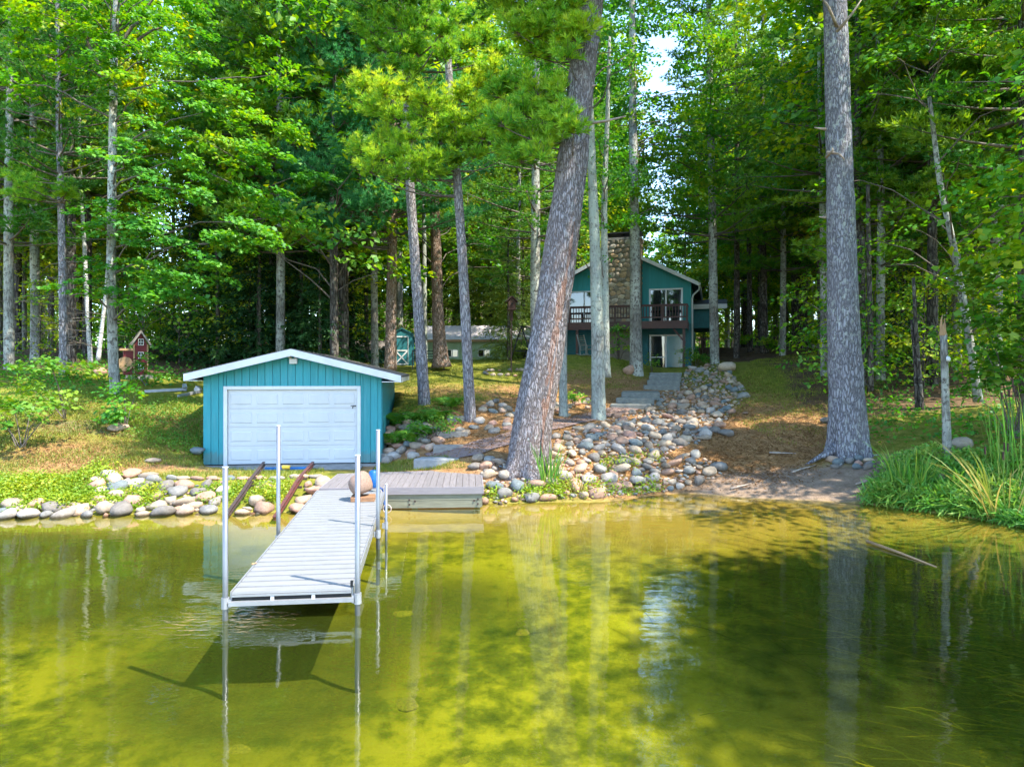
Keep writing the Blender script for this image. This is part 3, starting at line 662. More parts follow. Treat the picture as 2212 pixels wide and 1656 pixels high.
# ---- cottage
HR = -R_(16)
hx, hy = P(1341, 805, 41.0)[:2]
HZ = 3.06
house = thing('cottage', 'dark teal two storey cottage with stone chimney and upper deck', 'house', (hx, hy, HZ), HR)
hw = 3.92; HDp = 9.0; ZAh = 10.16 - HZ; SLh = .505; FLh = 5.76 - HZ
def htop(x): return ZAh - .12 - abs(x) * SLh
RD = (1.60, 3.48, FLh, FLh + 1.98); LDo = (-3.1, -1.2, FLh, FLh + 1.98)
boards(house, 'siding_board', M['teal_dark'], list(np.arange(-hw, hw + .01, .28)), FLh - .02, htop, [RD, LDo, (-.95, 1.2, FLh - .1, 9)], -.03, 0, .004)
w = MB(); w.prismy([(-hw, FLh), (LDo[0], FLh), (LDo[0], htop(LDo[0])), (-hw, htop(hw))], .004, .12)
w.prismy([(LDo[1], FLh), (RD[0], FLh), (RD[0], htop(RD[0])), (0, htop(0)), (LDo[1], htop(LDo[1]))], .004, .12)
w.prismy([(RD[1], FLh), (hw, FLh), (hw, htop(hw)), (RD[1], htop(RD[1]))], .004, .12)
for o in (RD, LDo): w.prismy([(o[0], o[3]), (o[1], o[3]), (o[1], htop(o[1])), (o[0], htop(o[0]))], .004, .12)
w.box(-hw, -hw + .12, .12, HDp, -.3, htop(hw)); w.box(hw - .12, hw, .12, HDp, -.3, htop(hw)); w.box(-hw, hw, HDp, HDp + .12, -.3, htop(hw))
w.build('wall', M['teal_dark'], house)
BD = (1.62, 3.46, 0.05, 2.06)
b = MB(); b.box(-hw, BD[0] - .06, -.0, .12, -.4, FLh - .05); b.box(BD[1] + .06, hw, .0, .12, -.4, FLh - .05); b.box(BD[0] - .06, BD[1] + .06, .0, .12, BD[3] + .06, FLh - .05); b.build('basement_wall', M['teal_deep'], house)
def patio(o, frame, panes, nm='patio_door'):
    x0, x1, z0, z1 = o; fr = MB(); t = .085
    fr.box(x0, x0 + t, -.06, .02, z0, z1); fr.box(x1 - t, x1, -.06, .02, z0, z1); fr.box(x0 + t, x1 - t, -.06, .02, z1 - t, z1); fr.box(x0 + t, x1 - t, -.06, .02, z0, z0 + .05)
    m = (x0 + x1) / 2; fr.box(m - .045, m + .045, -.05, .02, z0 + .05, z1 - t)
    f = fr.build(nm, frame, house)
    for (a, b_), mt in zip(((x0 + t, m - .045), (m + .045, x1 - t)), panes): MB().box(a, b_, -.015, .012, z0 + .05, z1 - t).build('pane', mt, f)
    MB().box(m + .05, m + .08, -.07, -.05, z0 + .9, z0 + 1.1).build('handle', M['black'], f)
    return f
patio(RD, M['white'], (M['glass'], M['glass'])); patio(LDo, M['white'], (M['glass'], M['glass']))
lowd = patio(BD, M['offwhite'], (M['glass'], M['pane_reflect']), 'basement_door')
MB().box(BD[0] + .085, (BD[0] + BD[1]) / 2 - .045, -.03, -.016, .75, .80).build('screen_bar', M['offwhite'], lowd)
# roof
EXh = hw + .42
def hz(x): return ZAh - abs(x) * SLh
for sgn in (-1, 1):
    pl = [(0, hz(0)), (0, hz(0) - .14), (sgn * EXh, hz(EXh) - .14), (sgn * EXh, hz(EXh))]
    MB().prismy(pl if sgn < 0 else pl[::-1], -.58, HDp + .5).build('roof', M['shingle_dark'], house)
    pl = [(0, hz(0) + .02), (0, hz(0) - .2), (sgn * EXh, hz(EXh) - .2), (sgn * EXh, hz(EXh) + .02)]
    MB().prismy(pl if sgn < 0 else pl[::-1], -.62, -.582).build('rake_board', M['offwhite'], house)
    xa, xb = sorted((sgn * EXh, sgn * (EXh + .11)))
    MB().box(xa + .002, xb, -.60, HDp + .5, hz(EXh) - .16, hz(EXh) - .02).build('gutter', M['offwhite'], house)
ds = MB(); zt = hz(EXh) - .12
ds.tube([(EXh + .05, -.5, zt), (EXh + .05, -.45, zt - .25), (hw + .12, -.12, zt - .55), (hw + .08, -.08, zt - .75), (hw + .08, -.08, .6)], .05, 8); ds.build('downspout', M['offwhite'], house, True)
# chimney
ch = MB().box(-.95, 1.2, -.72, .5, -.6, 7.45).build('chimney', M['mortar'], house)
MB().box(-1.0, 1.25, -.76, .55, 7.45, 7.58).build('chimney_crown', M['concrete'], ch)
for x in (-.85, .05, .98): MB().box(x, x + .12, -.25, .45, 7.58, 7.80).build('cap_leg', M['black'], ch)
MB().box(-.98, 1.23, -.76, .55, 7.80, 7.88).build('chimney_cap', M['black'], ch)

def rock_mesh(name, seed, mat, sub=2, flat=.75, rough=.16, facets=9):
    r = np.random.default_rng(seed); bmv = None
    import bmesh
    bm = bmesh.new(); bmesh.ops.create_icosphere(bm, subdivisions=sub, radius=1)
    V = np.array([v.co[:] for v in bm.verts]); F = np.array([[v.index for v in f.verts] for f in bm.faces]); bm.free()
    d = np.zeros(len(V))
    for k in range(9):
        n = nrm(r.normal(size=3)); ph = r.uniform(0, 6.28); fq = r.uniform(.8, 2.6)
        d += rough / (1 + .5 * k) * np.sin(fq * (V @ n) * 2 + ph)
    V = V * (1 + d)[:, None]
    for k in range(facets):   # flattened facets
        n = nrm(r.normal(size=3)); h = r.uniform(.62, .92); s = V @ n; V -= np.maximum(s - h, 0)[:, None] * n * .8
    V = V * np.array([1, r.uniform(.68, .92), flat * r.uniform(.8, 1.1)])
    return raw_mesh(name, V, F, [mat], True)
ROCKS = [rock_mesh('stone', 100 + i, M['rock']) for i in range(14)]
CST = [rock_mesh('chimney_stone', 300 + i, M['chimstone'], 1, .95, .1) for i in range(8)]
z = FLh - .3; r = np.random.default_rng(5)
while z < 7.4:
    hrow = r.uniform(.2, .32); x = -.95 + r.uniform(-.05, .0)
    while x < 1.15:
        wd_ = r.uniform(.22, .46); wd_ = min(wd_, 1.2 - x)
        if wd_ > .1: link('chimney_stone', CST[r.integers(8)], ch, (x + wd_ / 2, -.725, z + hrow / 2 + r.uniform(-.03, .03)), (r.uniform(-.1, .1), r.choice([0, math.pi]) + r.uniform(-.5, .5), 0), (wd_ * .64, .06, hrow * r.uniform(.64, .9)))
        x += wd_ + .012
    z += hrow + .008
for zz in np.arange(5.0, 7.4, .3): link('chimney_stone', CST[r.integers(8)], ch, (1.21, .1, zz), (0, 0, 0), (.05, .3, .17))
# deck with railing
DX0, DX1, DY = -3.95, 3.82, -2.1
dk = MB().box(DX0 + .05, DX1 - .05, DY + .05, -.34, FLh - .10, FLh - .03).build('upper_deck', M['redbrown'], house)
for k, y in enumerate(np.arange(DY + .06, -.4, .145)): MB().box(DX0 + .05, DX1 - .05, y, y + .135, FLh - .028, FLh - .002).build('deck_board', M['redbrown'], dk)
MB().box(DX0, DX1, DY, DY + .045, FLh - .42, FLh - .0).build('deck_beam', M['redbrown2'], dk)
MB().box(DX1 - .045, DX1, DY + .047, -.34, FLh - .42, FLh - .0).build('deck_beam', M['redbrown2'], dk)
rl = MB().box(DX0, DX1, DY - .02, DY + .12, FLh + .86, FLh + .90).build('railing', M['redbrown'], house)
MB().box(DX0, DX1, DY + .03, DY + .07, FLh + .16, FLh + .24).build('lower_rail', M['redbrown'], rl)
MB().box(DX0, DX1, DY + .03, DY + .07, FLh + .78, FLh + .858).build('upper_rail', M['redbrown'], rl)
MB().box(DX1 - .12, DX1, DY + .12, -.34, FLh + .86, FLh + .90).build('side_rail', M['redbrown'], rl)
for x in np.linspace(DX0 + .05, DX1 - .05, 7): MB().box(x - .05, x + .05, DY - .018, DY + .08, FLh - .4, FLh + .858).build('rail_post', M['redbrown2'], rl)
for x in np.arange(DX0 + .16, DX1 - .05, .155): MB().box(x - .02, x + .02, DY + .035, DY + .065, FLh + .24, FLh + .78).build('baluster', M['redbrown'], rl)
for y in np.arange(DY + .2, -.4, .16): MB().box(DX1 - .08, DX1 - .04, y, y + .035, FLh + .1, FLh + .858).build('baluster', M['redbrown'], rl)
for x in (DX1 - .2, -2.2, .1): MB().box(x - .07, x + .07, DY + .06, DY + .2, -.5, FLh - .42).build('deck_post', M['redbrown2'], house)
MB().bar((DX1 - .12, DY + .12, FLh - 1.2), (DX1 - .75, DY + .12, FLh - .45), .09).build('brace', M['redbrown'], house)
# low side wing
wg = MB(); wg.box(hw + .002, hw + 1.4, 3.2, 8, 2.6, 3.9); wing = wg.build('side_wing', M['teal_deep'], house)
MB().hexa([(hw + .01, 2.6, 3.85), (hw + 2.0, 2.6, 3.85), (hw + 2.0, 4.2, 4.3), (hw + .01, 4.2, 4.3)], [(hw + .01, 2.6, 3.95), (hw + 2.0, 2.6, 3.95), (hw + 2.0, 4.2, 4.4), (hw + .01, 4.2, 4.4)]).build('wing_roof', M['shingle_dark'], wing)
MB().box(hw + .01, hw + 2.0, 2.55, 2.598, 3.7, 3.97).build('wing_fascia', M['offwhite'], wing)
for x in np.arange(hw + .4, hw + 1.6, .16): MB().box(x, x + .05, 2.8, 2.85, .9, 1.9).build('lattice_slat', M['redbrown'], wing)
MB().box(hw + .3, hw + 1.6, 2.78, 2.87, 1.9, 1.98).build('lattice_rail', M['redbrown'], wing)

# rocking chair under the deck
M['chairwood'] = simple('weathered pale wood', (.30, .31, .29), .8)
p = hit(1268, 762, 30, 46); p = P(1266, 762, 37.0); p[2] = gz(p[0], p[1])
rc = thing('rocking_chair', 'weathered white wooden rocking chair on the lawn beneath the cottage deck', 'rocking chair', p, R_(35)); rc.scale = (.85, .85, .85)
for s in (-.28, .28):
    MB().tube([(s, -.5, .10), (s, -.2, .035), (s, .2, .035), (s, .6, .13)], .025, 6).build('rocker', M['chairwood'], rc)
    MB().bar((s, -.28, .04), (s, -.28, .62), .05).build('leg', M['chairwood'], rc); MB().bar((s, .25, .05), (s, .25, .62), .05).build('leg', M['chairwood'], rc)
    MB().box(s - .05, s + .05, -.36, .34, .62, .65).build('armrest', M['chairwood'], rc)
for k in range(6): MB().bar((-.27, -.28 + k * .10, .42 - k * .015), (.27, -.28 + k * .10, .42 - k * .015), .08, .02).build('seat_slat', M['chairwood'], rc)
for k in range(7): MB().bar((-.27, .26 + k * .045, .5 + k * .12), (.27, .26 + k * .045, .5 + k * .12), .08, .02).build('back_slat', M['tan_wood'], rc)
for s in (-.27, .27): MB().bar((s, .22, .38), (s, .58, 1.32), .05).build('back_post', M['chairwood'], rc)

# ---- little red tower birdhouse
p = P(303, 815, 26.0); p[2] = gz(p[0], p[1])
th = thing('tower_birdhouse', 'small red wooden tower house with shake roof and white windows', 'tower house', p, R_(32))
tw = MB(); tw.box(-.22, .22, -.22, .22, .10, 1.22); tw.prismy([(-.22, 1.22), (.22, 1.22), (0, 1.62)], -.22, .22); tw.build('tower', M['red_paint'], th)
MB().box(-.55, -.222, -.16, .2, .10, .98).build('side_bay', M['red_paint'], th)
MB().box(-.68, -.20, -.24, .24, .985, 1.06).build('bay_roof', M['tan_wood'], th)
bb = MB(); bb.tube([(-.50, -.2, .5), (-.50, .2, .5)], .26, 14); bb.build('barrel', M['tan_wood'], th)
for k in range(5):
    for sgn in (-1, 1):
        x0, x1 = .06 * k, .06 * (k + 1) + .03; z0, z1 = 1.70 - x0 * 1.5, 1.70 - x1 * 1.5
        pl = [(sgn * x0, z0), (sgn * x1, z1), (sgn * x1, z1 + .04), (sgn * x0, z0 + .03)]
        MB().prismy(pl if sgn > 0 else pl[::-1], -.34, .34).build('shake_course', M['shake'], th)
for sgn in (-1, 1): MB().bar((0, -.35, 1.68), (sgn * .32, -.35, 1.18), .03, .05).build('rake_board', M['tim_grey'], th)
for x in (-.22, .22): MB().box(x - .025, x + .025, -.245, -.222, .1, 1.22).build('corner_board', M['tan_wood'], th)
for z in (.32, .72, 1.20):
    o = MB().box(-.075, .075, -.235, -.223, z, z + .2).build('window', M['darkgap'], th)
    fr = MB(); fr.box(-.09, -.07, -.248, -.225, z - .02, z + .22); fr.box(.07, .09, -.248, -.225, z - .02, z + .22); fr.box(-.07, .07, -.248, -.225, z + .2, z + .22); fr.box(-.07, .07, -.248, -.225, z - .02, z); fr.box(-.008, .008, -.246, -.236, z, z + .2); fr.box(-.07, -.009, -.246, -.236, z + .09, z + .106); fr.box(.009, .07, -.246, -.236, z + .09, z + .106); fr.build('window_frame', M['offwhite'], o)
MB().box(-.5, .5, -.4, .4, -.3, .10).build('plinth', M['tim_grey'], th)

# ---- grey dock frame pieces lying in the grass left of the boathouse
def pole_on_ground(a, b, lab):
    a = hit(*a); b = hit(*b); a[2] += .06; b[2] += .07
    o = thing('dock_section', lab, 'dock frame', a, 0)
    MB().bar((0, 0, 0), b - a, .07, .09).build('beam', M['alu_frame'], o)
    d = nrm(b - a); s = np.cross(d, [0, 0, 1]) * .35
    MB().bar(s * .1 + (b - a) * .97, -s * .4 + (b - a) * .97 + [0, 0, .12], .12, .16).build('end_bracket', M['alu_frame'], o)
pole_on_ground((312, 849), (402, 846), 'grey metal dock frame lying in grass behind the left maple')
pole_on_ground((385, 862), (432, 850), 'grey metal dock frame leaning towards the boathouse left wall')

# ---- brown birdhouse on a pole
p = P(1104, 778, 33.0); p[2] = gz(p[0], p[1]); top = P(1104, 640, 33.0)[2] - p[2]
bh = thing('pole_birdhouse', 'brown gabled birdhouse on a tall pole standing on the lawn', 'birdhouse', p, R_(12))
MB().tube([(0, 0, -.2), (0, 0, top - .9)], .035, 8).build('pole', M['pole_brown'], bh)
MB().box(-.07, .07, -.07, .07, top - 1.15, top - .62).build('pole_sleeve', M['birdwood'], bh)
hb = MB(); hb.box(-.17, .17, -.17, .17, top - .6, top - .25); hb.prismy([(-.17, top - .25), (.17, top - .25), (0, top - .06)], -.17, .17); hb = hb.build('box', M['birdwood'], bh)
MB().tube([(0, -.168, top - .36), (0, -.176, top - .36)], .05, 10).build('entrance_hole', M['darkgap'], bh)
MB().box(-.22, .22, -.22, .22, top - .64, top - .602).build('floor_board', M['birdwood'], bh)
for sgn in (-1, 1): MB().bar((0, 0, top), (sgn * .27, 0, top - .27), .46, .03).build('roof_panel', M['birdwood'], bh)
ring = tag(thing('stone_ring', 'ring of small grey stones round the birdhouse pole', 'stone ring', p))
for k in range(22):
    a = k / 22 * 6.283 + random.uniform(-.1, .1); x, y = 1.25 * math.cos(a), .8 * math.sin(a) - .2
    link('stone', ROCKS[k % 14], ring, (x, y, float(gz(p[0] + x, p[1] + y)) - p[2] + .05), (0, 0, a * 3), tuple(np.array([1, 1, .8]) * random.uniform(.10, .17)))

# ---- sage outbuilding with metal roof
p = P(1085, 778, 42.0); bz = p[2] - .45
sg = thing('sage_outbuilding', 'long pale green outbuilding with metal roof and two small windows', 'outbuilding', (p[0], p[1], bz), R_(-4))
L0, L1 = -4.6, .2
for x in np.arange(L0, L1 - .01, .24):
    MB().box(x + .003, min(x + .237, L1), -.03, .0, 0, 1.62).build('siding_board', M['sage'], sg)
MB().box(L0, L1, .004, 5, 0, 1.64).build('wall', M['sage'], sg)
rf = MB().hexa([(L0 - .5, -.45, 1.60), (L1 + 1.7, -.45, 1.60), (L1 + 1.7, 2.6, 2.62), (L0 - .5, 2.6, 2.62)], [(L0 - .5, -.45, 1.66), (L1 + 1.7, -.45, 1.66), (L1 + 1.7, 2.6, 2.68), (L0 - .5, 2.6, 2.68)]).build('roof', M['metalroof'], sg)
for x in np.arange(L0 - .4, L1 + 1.7, .3): MB().hexa([(x, -.45, 1.662), (x + .03, -.45, 1.662), (x + .03, 2.6, 2.682), (x, 2.6, 2.682)], [(x, -.45, 1.69), (x + .03, -.45, 1.69), (x + .03, 2.6, 2.71), (x, 2.6, 2.71)]).build('roof_rib', M['metalroof'], rf)
MB().box(L0 - .5, L1 + 1.7, -.48, -.452, 1.52, 1.67).build('fascia', M['tan_wood'], sg)
for xc in (-3.0, -1.1):
    f = MB(); a, b, c, d = xc - .38, xc + .38, .62, 1.12
    f.box(a, a + .06, -.06, -.031, c, d); f.box(b - .06, b, -.06, -.031, c, d); f.box(a + .06, b - .06, -.06, -.031, d - .06, d); f.box(a + .06, b - .06, -.06, -.031, c, c + .06); f.box(xc - .03, xc + .03, -.055, -.031, c + .06, d - .06)
    f = f.build('window', M['white'], sg); MB().box(a + .06, b - .06, -.045, -.032, c + .06, d - .06).build('pane', M['glass'], f)
MB().box(L0 - .35, L0 - .2, -.35, -.2, -.2, 1.6).build('porch_post', M['tan_wood'], sg)

# ---- tall green gambrel shed with X braced door, and low dark shed beside it
p = P(868, 785, 36.0); bz = p[2] - .1
gs = thing('gambrel_shed', 'narrow green shed with barn roof and white braced door', 'shed', (p[0], p[1], bz), R_(14))
sw = .62; gam = [(-sw, 0), (sw, 0), (sw, 1.25), (.52, 1.60), (0, 1.86), (-.52, 1.60), (-sw, 1.25)]
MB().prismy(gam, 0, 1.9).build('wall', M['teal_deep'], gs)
rf = MB()
for a, b in (((0, 1.86), (.54, 1.60)), ((.54, 1.60), (sw + .06, 1.18)), ((0, 1.86), (-.54, 1.60)), ((-.54, 1.60), (-sw - .06, 1.18))):
    pl = [(a[0], a[1] + .004), (b[0], b[1] + .004), (b[0], b[1] + .05), (a[0], a[1] + .05)]
    rf.prismy(pl if b[0] > a[0] else pl[::-1], -.06, 2.0)
rf.build('roof', M['teal_deep'], gs)
dd = MB().box(-.36, .30, -.035, -.002, .05, 1.48).build('door', M['teal_deep'], gs)
tr = MB(); 
for q in (((-.36, .05), (-.36, 1.48)), ((.30, .05), (.30, 1.48)), ((-.36, 1.46), (.30, 1.46)), ((-.36, .76), (.30, .76)), ((-.36, .07), (.30, .07)), ((-.34, .08), (.28, .75)), ((.28, .08), (-.34, .75))):
    tr.bar((q[0][0], -.05, q[0][1]), (q[1][0], -.05, q[1][1]), .02, .06)
tr.build('door_trim', M['offwhite'], dd)
p = P(790, 783, 37.5); bz = p[2] - .2
ls_ = thing('low_shed', 'low dark teal lean-to shed behind the boathouse roof ridge', 'shed', (p[0], p[1], bz), R_(6))
for x in np.arange(-1.2, 1.15, .3): MB().box(x + .004, x + .296, -.03, .0, 0, .85).build('wall_board', M['teal_deep'], ls_)
MB().box(-1.2, 1.2, .004, 1.6, 0, .86).build('wall', M['teal_deep'], ls_)
MB().hexa([(-1.4, -.3, .85), (1.4, -.3, .85), (1.4, 1.8, 1.4), (-1.4, 1.8, 1.4)], [(-1.4, -.3, .91), (1.4, -.3, .91), (1.4, 1.8, 1.46), (-1.4, 1.8, 1.46)]).build('roof', M['shingle'], ls_)

# ---- black metal cart and swing frame
p = P(925, 785, 34.0); p[2] = gz(p[0], p[1])
bt = thing('metal_bench', 'black metal slatted bench on the lawn before the green outbuilding', 'bench', p, R_(8))
for s in (-.75, .75): MB().bar((s, 0, 0), (s, 0, .42), .05).build('leg', M['black'], bt); MB().bar((s, .4, 0), (s, .55, .95), .05).build('back_leg', M['black'], bt)
for k in range(4): MB().bar((-.8, .02 + k * .11, .42), (.8, .02 + k * .11, .42), .08, .03).build('seat_slat', M['black'], bt)
for k in range(4): MB().bar((-.75, .46 + k * .03, .52 + k * .13), (.75, .46 + k * .03, .52 + k * .13), .05, .04).build('back_slat', M['black'], bt)
p = P(1126, 770, 37.0); p[2] = gz(p[0], p[1])
sf = thing('swing_frame', 'black A shaped swing frame beside the sage outbuilding', 'swing frame', p, R_(-25))
for y in (0, 1.6):
    MB().bar((-.65, y, 0), (0, y, 1.75), .06).build('leg', M['black'], sf); MB().bar((.65, y, 0), (0, y, 1.75), .06).build('leg', M['black'], sf)
MB().bar((0, -.1, 1.76), (0, 1.7, 1.76), .06).build('top_bar', M['black'], sf)
MB().bar((-.25, .2, .5), (-.25, 1.4, .5), .4, .05).build('seat', M['black'], sf)
for y in (.3, 1.3): MB().bar((-.2, y, .5), (0, y, 1.74), .02).build('chain', M['black'], sf)

# ---- path, landing, steps
def strip(name, pts, mat, up=.015, label=None):
    V = []; F = []
    L_, R2 = [], []
    for (a, b) in pts: L_.append(np.array(a)); R2.append(np.array(b))
    n = 14; t = np.linspace(0, len(pts) - 1, (len(pts) - 1) * 8 + 1)
    Li = np.stack([np.interp(t, range(len(pts)), [q[k] for q in L_]) for k in range(2)], -1); Ri = np.stack([np.interp(t, range(len(pts)), [q[k] for q in R2]) for k in range(2)], -1)
    g = np.linspace(0, 1, n)[None, :, None]; XY = Li[:, None] * (1 - g) + Ri[:, None] * g
    Z = gz(XY[..., 0], XY[..., 1]); Z = np.maximum(Z, .75 * Z + .25 * Z.mean(1, keepdims=True)) + up
    I = np.arange(XY.shape[0] * n).reshape(-1, n)
    me = raw_mesh(name, np.concatenate([XY, Z[..., None]], -1).reshape(-1, 3), np.stack([I[:-1, :-1], I[:-1, 1:], I[1:, 1:], I[1:, :-1]], -1).reshape(-1, 4), [mat], True)
    return tag(link(name, me), kind='structure')
h2 = lambda *a: hit(*a)[:2]
strip('path', [(h2(915, 983), h2(960, 1000)), (h2(1000, 962), h2(1040, 982)), (h2(1090, 938), h2(1120, 958)), (h2(1190, 906), h2(1215, 926)), (h2(1270, 892), h2(1292, 908)), (h2(1318, 880), h2(1388, 882))], M['path'])
st = thing('stone_stairway', 'grey timber and slab stairway climbing from the path to the cottage', 'stairway', (0, 0, 0))
# lower flight
def stepblk(px0, px1, py, z, Y, depth, rz_=-.18, h=.3):
    a = P(px0, py, Y); b = P(px1, py, Y); wdt = b[0] - a[0]; s = MB(); s.bbox(-wdt / 2, wdt / 2, 0, depth, -h, 0, .02)
    s.build('step', M['step'], st, loc=((a[0] + b[0]) / 2, Y, z), rot=(0, 0, rz_))
stepblk(1318, 1405, 873, P(0, 873, 26.3)[2], 26.3, 1.1)
stepblk(1330, 1412, 860, P(0, 860, 27.2)[2], 27.2, 1.1)
stepblk(1342, 1424, 847, P(0, 847, 28.1)[2], 28.1, 2.4)
stepblk(1390, 1466, 832, P(0, 832, 30.4)[2], 30.4, 1.1)
stepblk(1398, 1468, 821, P(0, 821, 31.5)[2], 31.5, 1.1)
stepblk(1402, 1470, 811, P(0, 811, 32.6)[2], 32.6, 1.3)
stepblk(1404, 1472, 804.5, P(0, 804.5, 33.9)[2], 33.9, 5.2, -.12)
for k, (px, py, Y) in enumerate(((946, 990, 18.4),)):
    p = P(px, py, Y); s = MB(); s.prismz([(-.62, -.1), (.0, -.22), (.55, -.05), (.6, .22), (.1, .4), (-.5, .3)], -.4, -.05, .03)
    tag(s.build('stone_slab', M['slab'], None, loc=(p[0], p[1], p[2] + .06)), 'flat grey stone slab at the lower end of the path', 'stone slab')
for px0, px1, py, Y, lab in ((936, 1000, 978, 19.4, 'lowest'), (944, 1010, 948, 20.4, 'middle'), (965, 1012, 912, 22.0, 'topmost')):
    a = P(px0, py, Y); b = P(px1, py, Y); g = float(gz((a[0] + b[0]) / 2, Y)); s = MB(); L_ = b[0] - a[0]; s.bbox(-L_ / 2, L_ / 2, -.1, .1, -.15, .14, .012)
    tag(s.build('timber_step', M['tim_grey'], None, loc=((a[0] + b[0]) / 2, Y, g), rot=(0, 0, R_(4))), f'weathered timber step, the {lab} of three beside the fern bed', 'timber step', 'timber steps beside the fern bed')

# ------------------------------------------------------------------ stones
from math import hypot
def inpoly(x, y, poly):
    c = np.zeros(np.shape(x), bool); j = len(poly) - 1
    for i in range(len(poly)):
        xi, yi = poly[i]; xj, yj = poly[j]
        c ^= ((yi > y) != (yj > y)) & (x < (xj - xi) * (y - yi) / (yj - yi + 1e-9) + xi); j = i
    return c
_pc = np.array([h2(*q) for q in ((930, 990), (1020, 972), (1105, 948), (1202, 916), (1281, 900), (1353, 881))])
PATHC = np.stack([np.interp(np.linspace(0, 5, 60), range(6), _pc[:, k]) for k in range(2)], -1)
RAILC = np.concatenate([np.linspace(P(568, 1008, 19.05)[:2], P(498, 1102, 15.0)[:2], 30), np.linspace(P(672, 1008, 19.2)[:2], P(598, 1112, 14.7)[:2], 30)])
def scatter(name, label, cat, polys, nmax, rmin, rmax, seed, power=2.2, cap=300, squash=1.0, tries=14000, dens=1.0, group=None, edge_big=False):
    r = np.random.default_rng(seed); out = []
    root = thing(name, label, cat, (0, 0, 0), 0, group)
    pts = []
    for poly in polys:
        xs_ = [q[0] for q in poly]; ys_ = [q[1] for q in poly]
        px = r.uniform(min(xs_), max(xs_), tries); py = r.uniform(min(ys_), max(ys_), tries); ok = inpoly(px, py, poly)
        pts += list(zip(px[ok], py[ok]))
    r.shuffle(pts)
    W = np.array([hit(a, b, 13, 45) for a, b in pts[:5000]])
    W = W[np.min(np.hypot(W[:, None, 0] - PATHC[None, :, 0], W[:, None, 1] - PATHC[None, :, 1]), 1) > .56]
    W = W[np.min(np.hypot(W[:, None, 0] - RAILC[None, :, 0], W[:, None, 1] - RAILC[None, :, 1]), 1) > .34]
    rad = np.sort(rmin + (rmax - rmin) * r.random(len(W)) ** power)[::-1]
    acc = np.zeros((0, 3))
    for k in range(len(W)):
        if len(acc) >= nmax: break
        if len(acc):
            d = np.hypot(acc[:, 0] - W[k, 0], acc[:, 1] - W[k, 1])
            if (d < (acc[:, 2] + rad[k]) * .80).any(): continue
        acc = np.vstack([acc, [W[k, 0], W[k, 1], rad[k]]])
    order = np.argsort(-acc[:, 2] / acc[:, 1]); acc = acc[order]
    Z = gz(acc[:, 0], acc[:, 1]); extraV, extraF, extraT, nb_ = [], [], [], 0
    for k, (x, y, ra) in enumerate(acc):
        rot = (r.uniform(-.35, .35), r.uniform(-.35, .35), r.uniform(0, 6.28)); s = (ra * r.uniform(1.0, 1.25), ra * r.uniform(.95, 1.15), ra * r.uniform(.75, 1.05) * squash)
        me = ROCKS[r.integers(14)]; z = Z[k] + ra * r.uniform(.08, .34) * squash
        if k < cap: link('stone', me, root, (x, y, z), rot, s)
        else:
            mat = Matrix.LocRotScale(Vector((x, y, z)), __import__('mathutils').Euler(rot), Vector(s)); v = np.array([q.co[:] for q in me.vertices]); v = v @ np.array(mat.to_3x3()).T + np.array([x, y, z])
            extraV.append(v); extraF.append(np.array([q.vertices[:] for q in me.polygons]) + nb_); nb_ += len(v); extraT.append(np.full(len(v), r.random()))
    if extraV:
        tag(link('small_stones', raw_mesh('small_stones', np.concatenate(extraV), np.concatenate(extraF), [M['rock']], True, {'tint': np.concatenate(extraT)}), root), kind='stuff')
    print(name, len(acc)); return root
scatter('rock_bank', 'broad bank of rounded fieldstones right of the leaning pine', 'rock bank',
        [[(1188, 1000), (1195, 940), (1240, 930), (1292, 916), (1330, 900), (1395, 886), (1424, 850), (1468, 838), (1478, 800), (1500, 792), (1560, 790), (1600, 830), (1612, 850), (1590, 880), (1555, 925), (1520, 955), (1470, 968), (1420, 990), (1500, 985), (1560, 1010), (1555, 1030), (1460, 1062), (1330, 1072), (1190, 1082), (1045, 1092), (1040, 1022), (1090, 1005), (1180, 1030)]], 1300, .055, .24, 3, 8, tries=30000)
scatter('rock_edge', 'rounded rocks and weeds edging the water left of the boat rails', 'rock edge',
        [[(-60, 1120), (-60, 1098), (200, 1094), (205, 1045), (240, 1026), (330, 1030), (345, 1045), (400, 1048), (700, 1048), (684, 1092), (640, 1114), (440, 1114), (200, 1120)]], 360, .055, .24, 7, 3.2)
scatter('rock_edge', 'few rocks bordering the bed between boathouse and fern clump', 'rock edge',
        [[(832, 1000), (834, 935), (880, 900), (940, 930), (960, 985), (920, 1000), (880, 985)]], 36, .07, .22, 9, 1.4)
scatter('rock_bed', 'scattered pale stones on needle litter between the two slender pines', 'rock bed',
        [[(960, 940), (1040, 900), (1020, 870), (1110, 865), (1140, 900), (1110, 935), (1060, 935), (1000, 945)], [(1000, 1003), (1060, 990), (1085, 1000), (1040, 1020)]], 30, .05, .18, 13, 3)
scatter('rock_row', 'row of grey stones across the slope behind the lichen trunk', 'rock row',
        [[(1195, 895), (1200, 868), (1290, 858), (1290, 882), (1220, 900)]], 15, .07, .15, 15, 1.8)
scatter('rock_cluster', 'small pile of stones at the foot of the big right pine', 'rock pile',
        [[(1790, 1012), (1800, 985), (1885, 1000), (1880, 1015)]], 12, .07, .17, 17, 1.2)
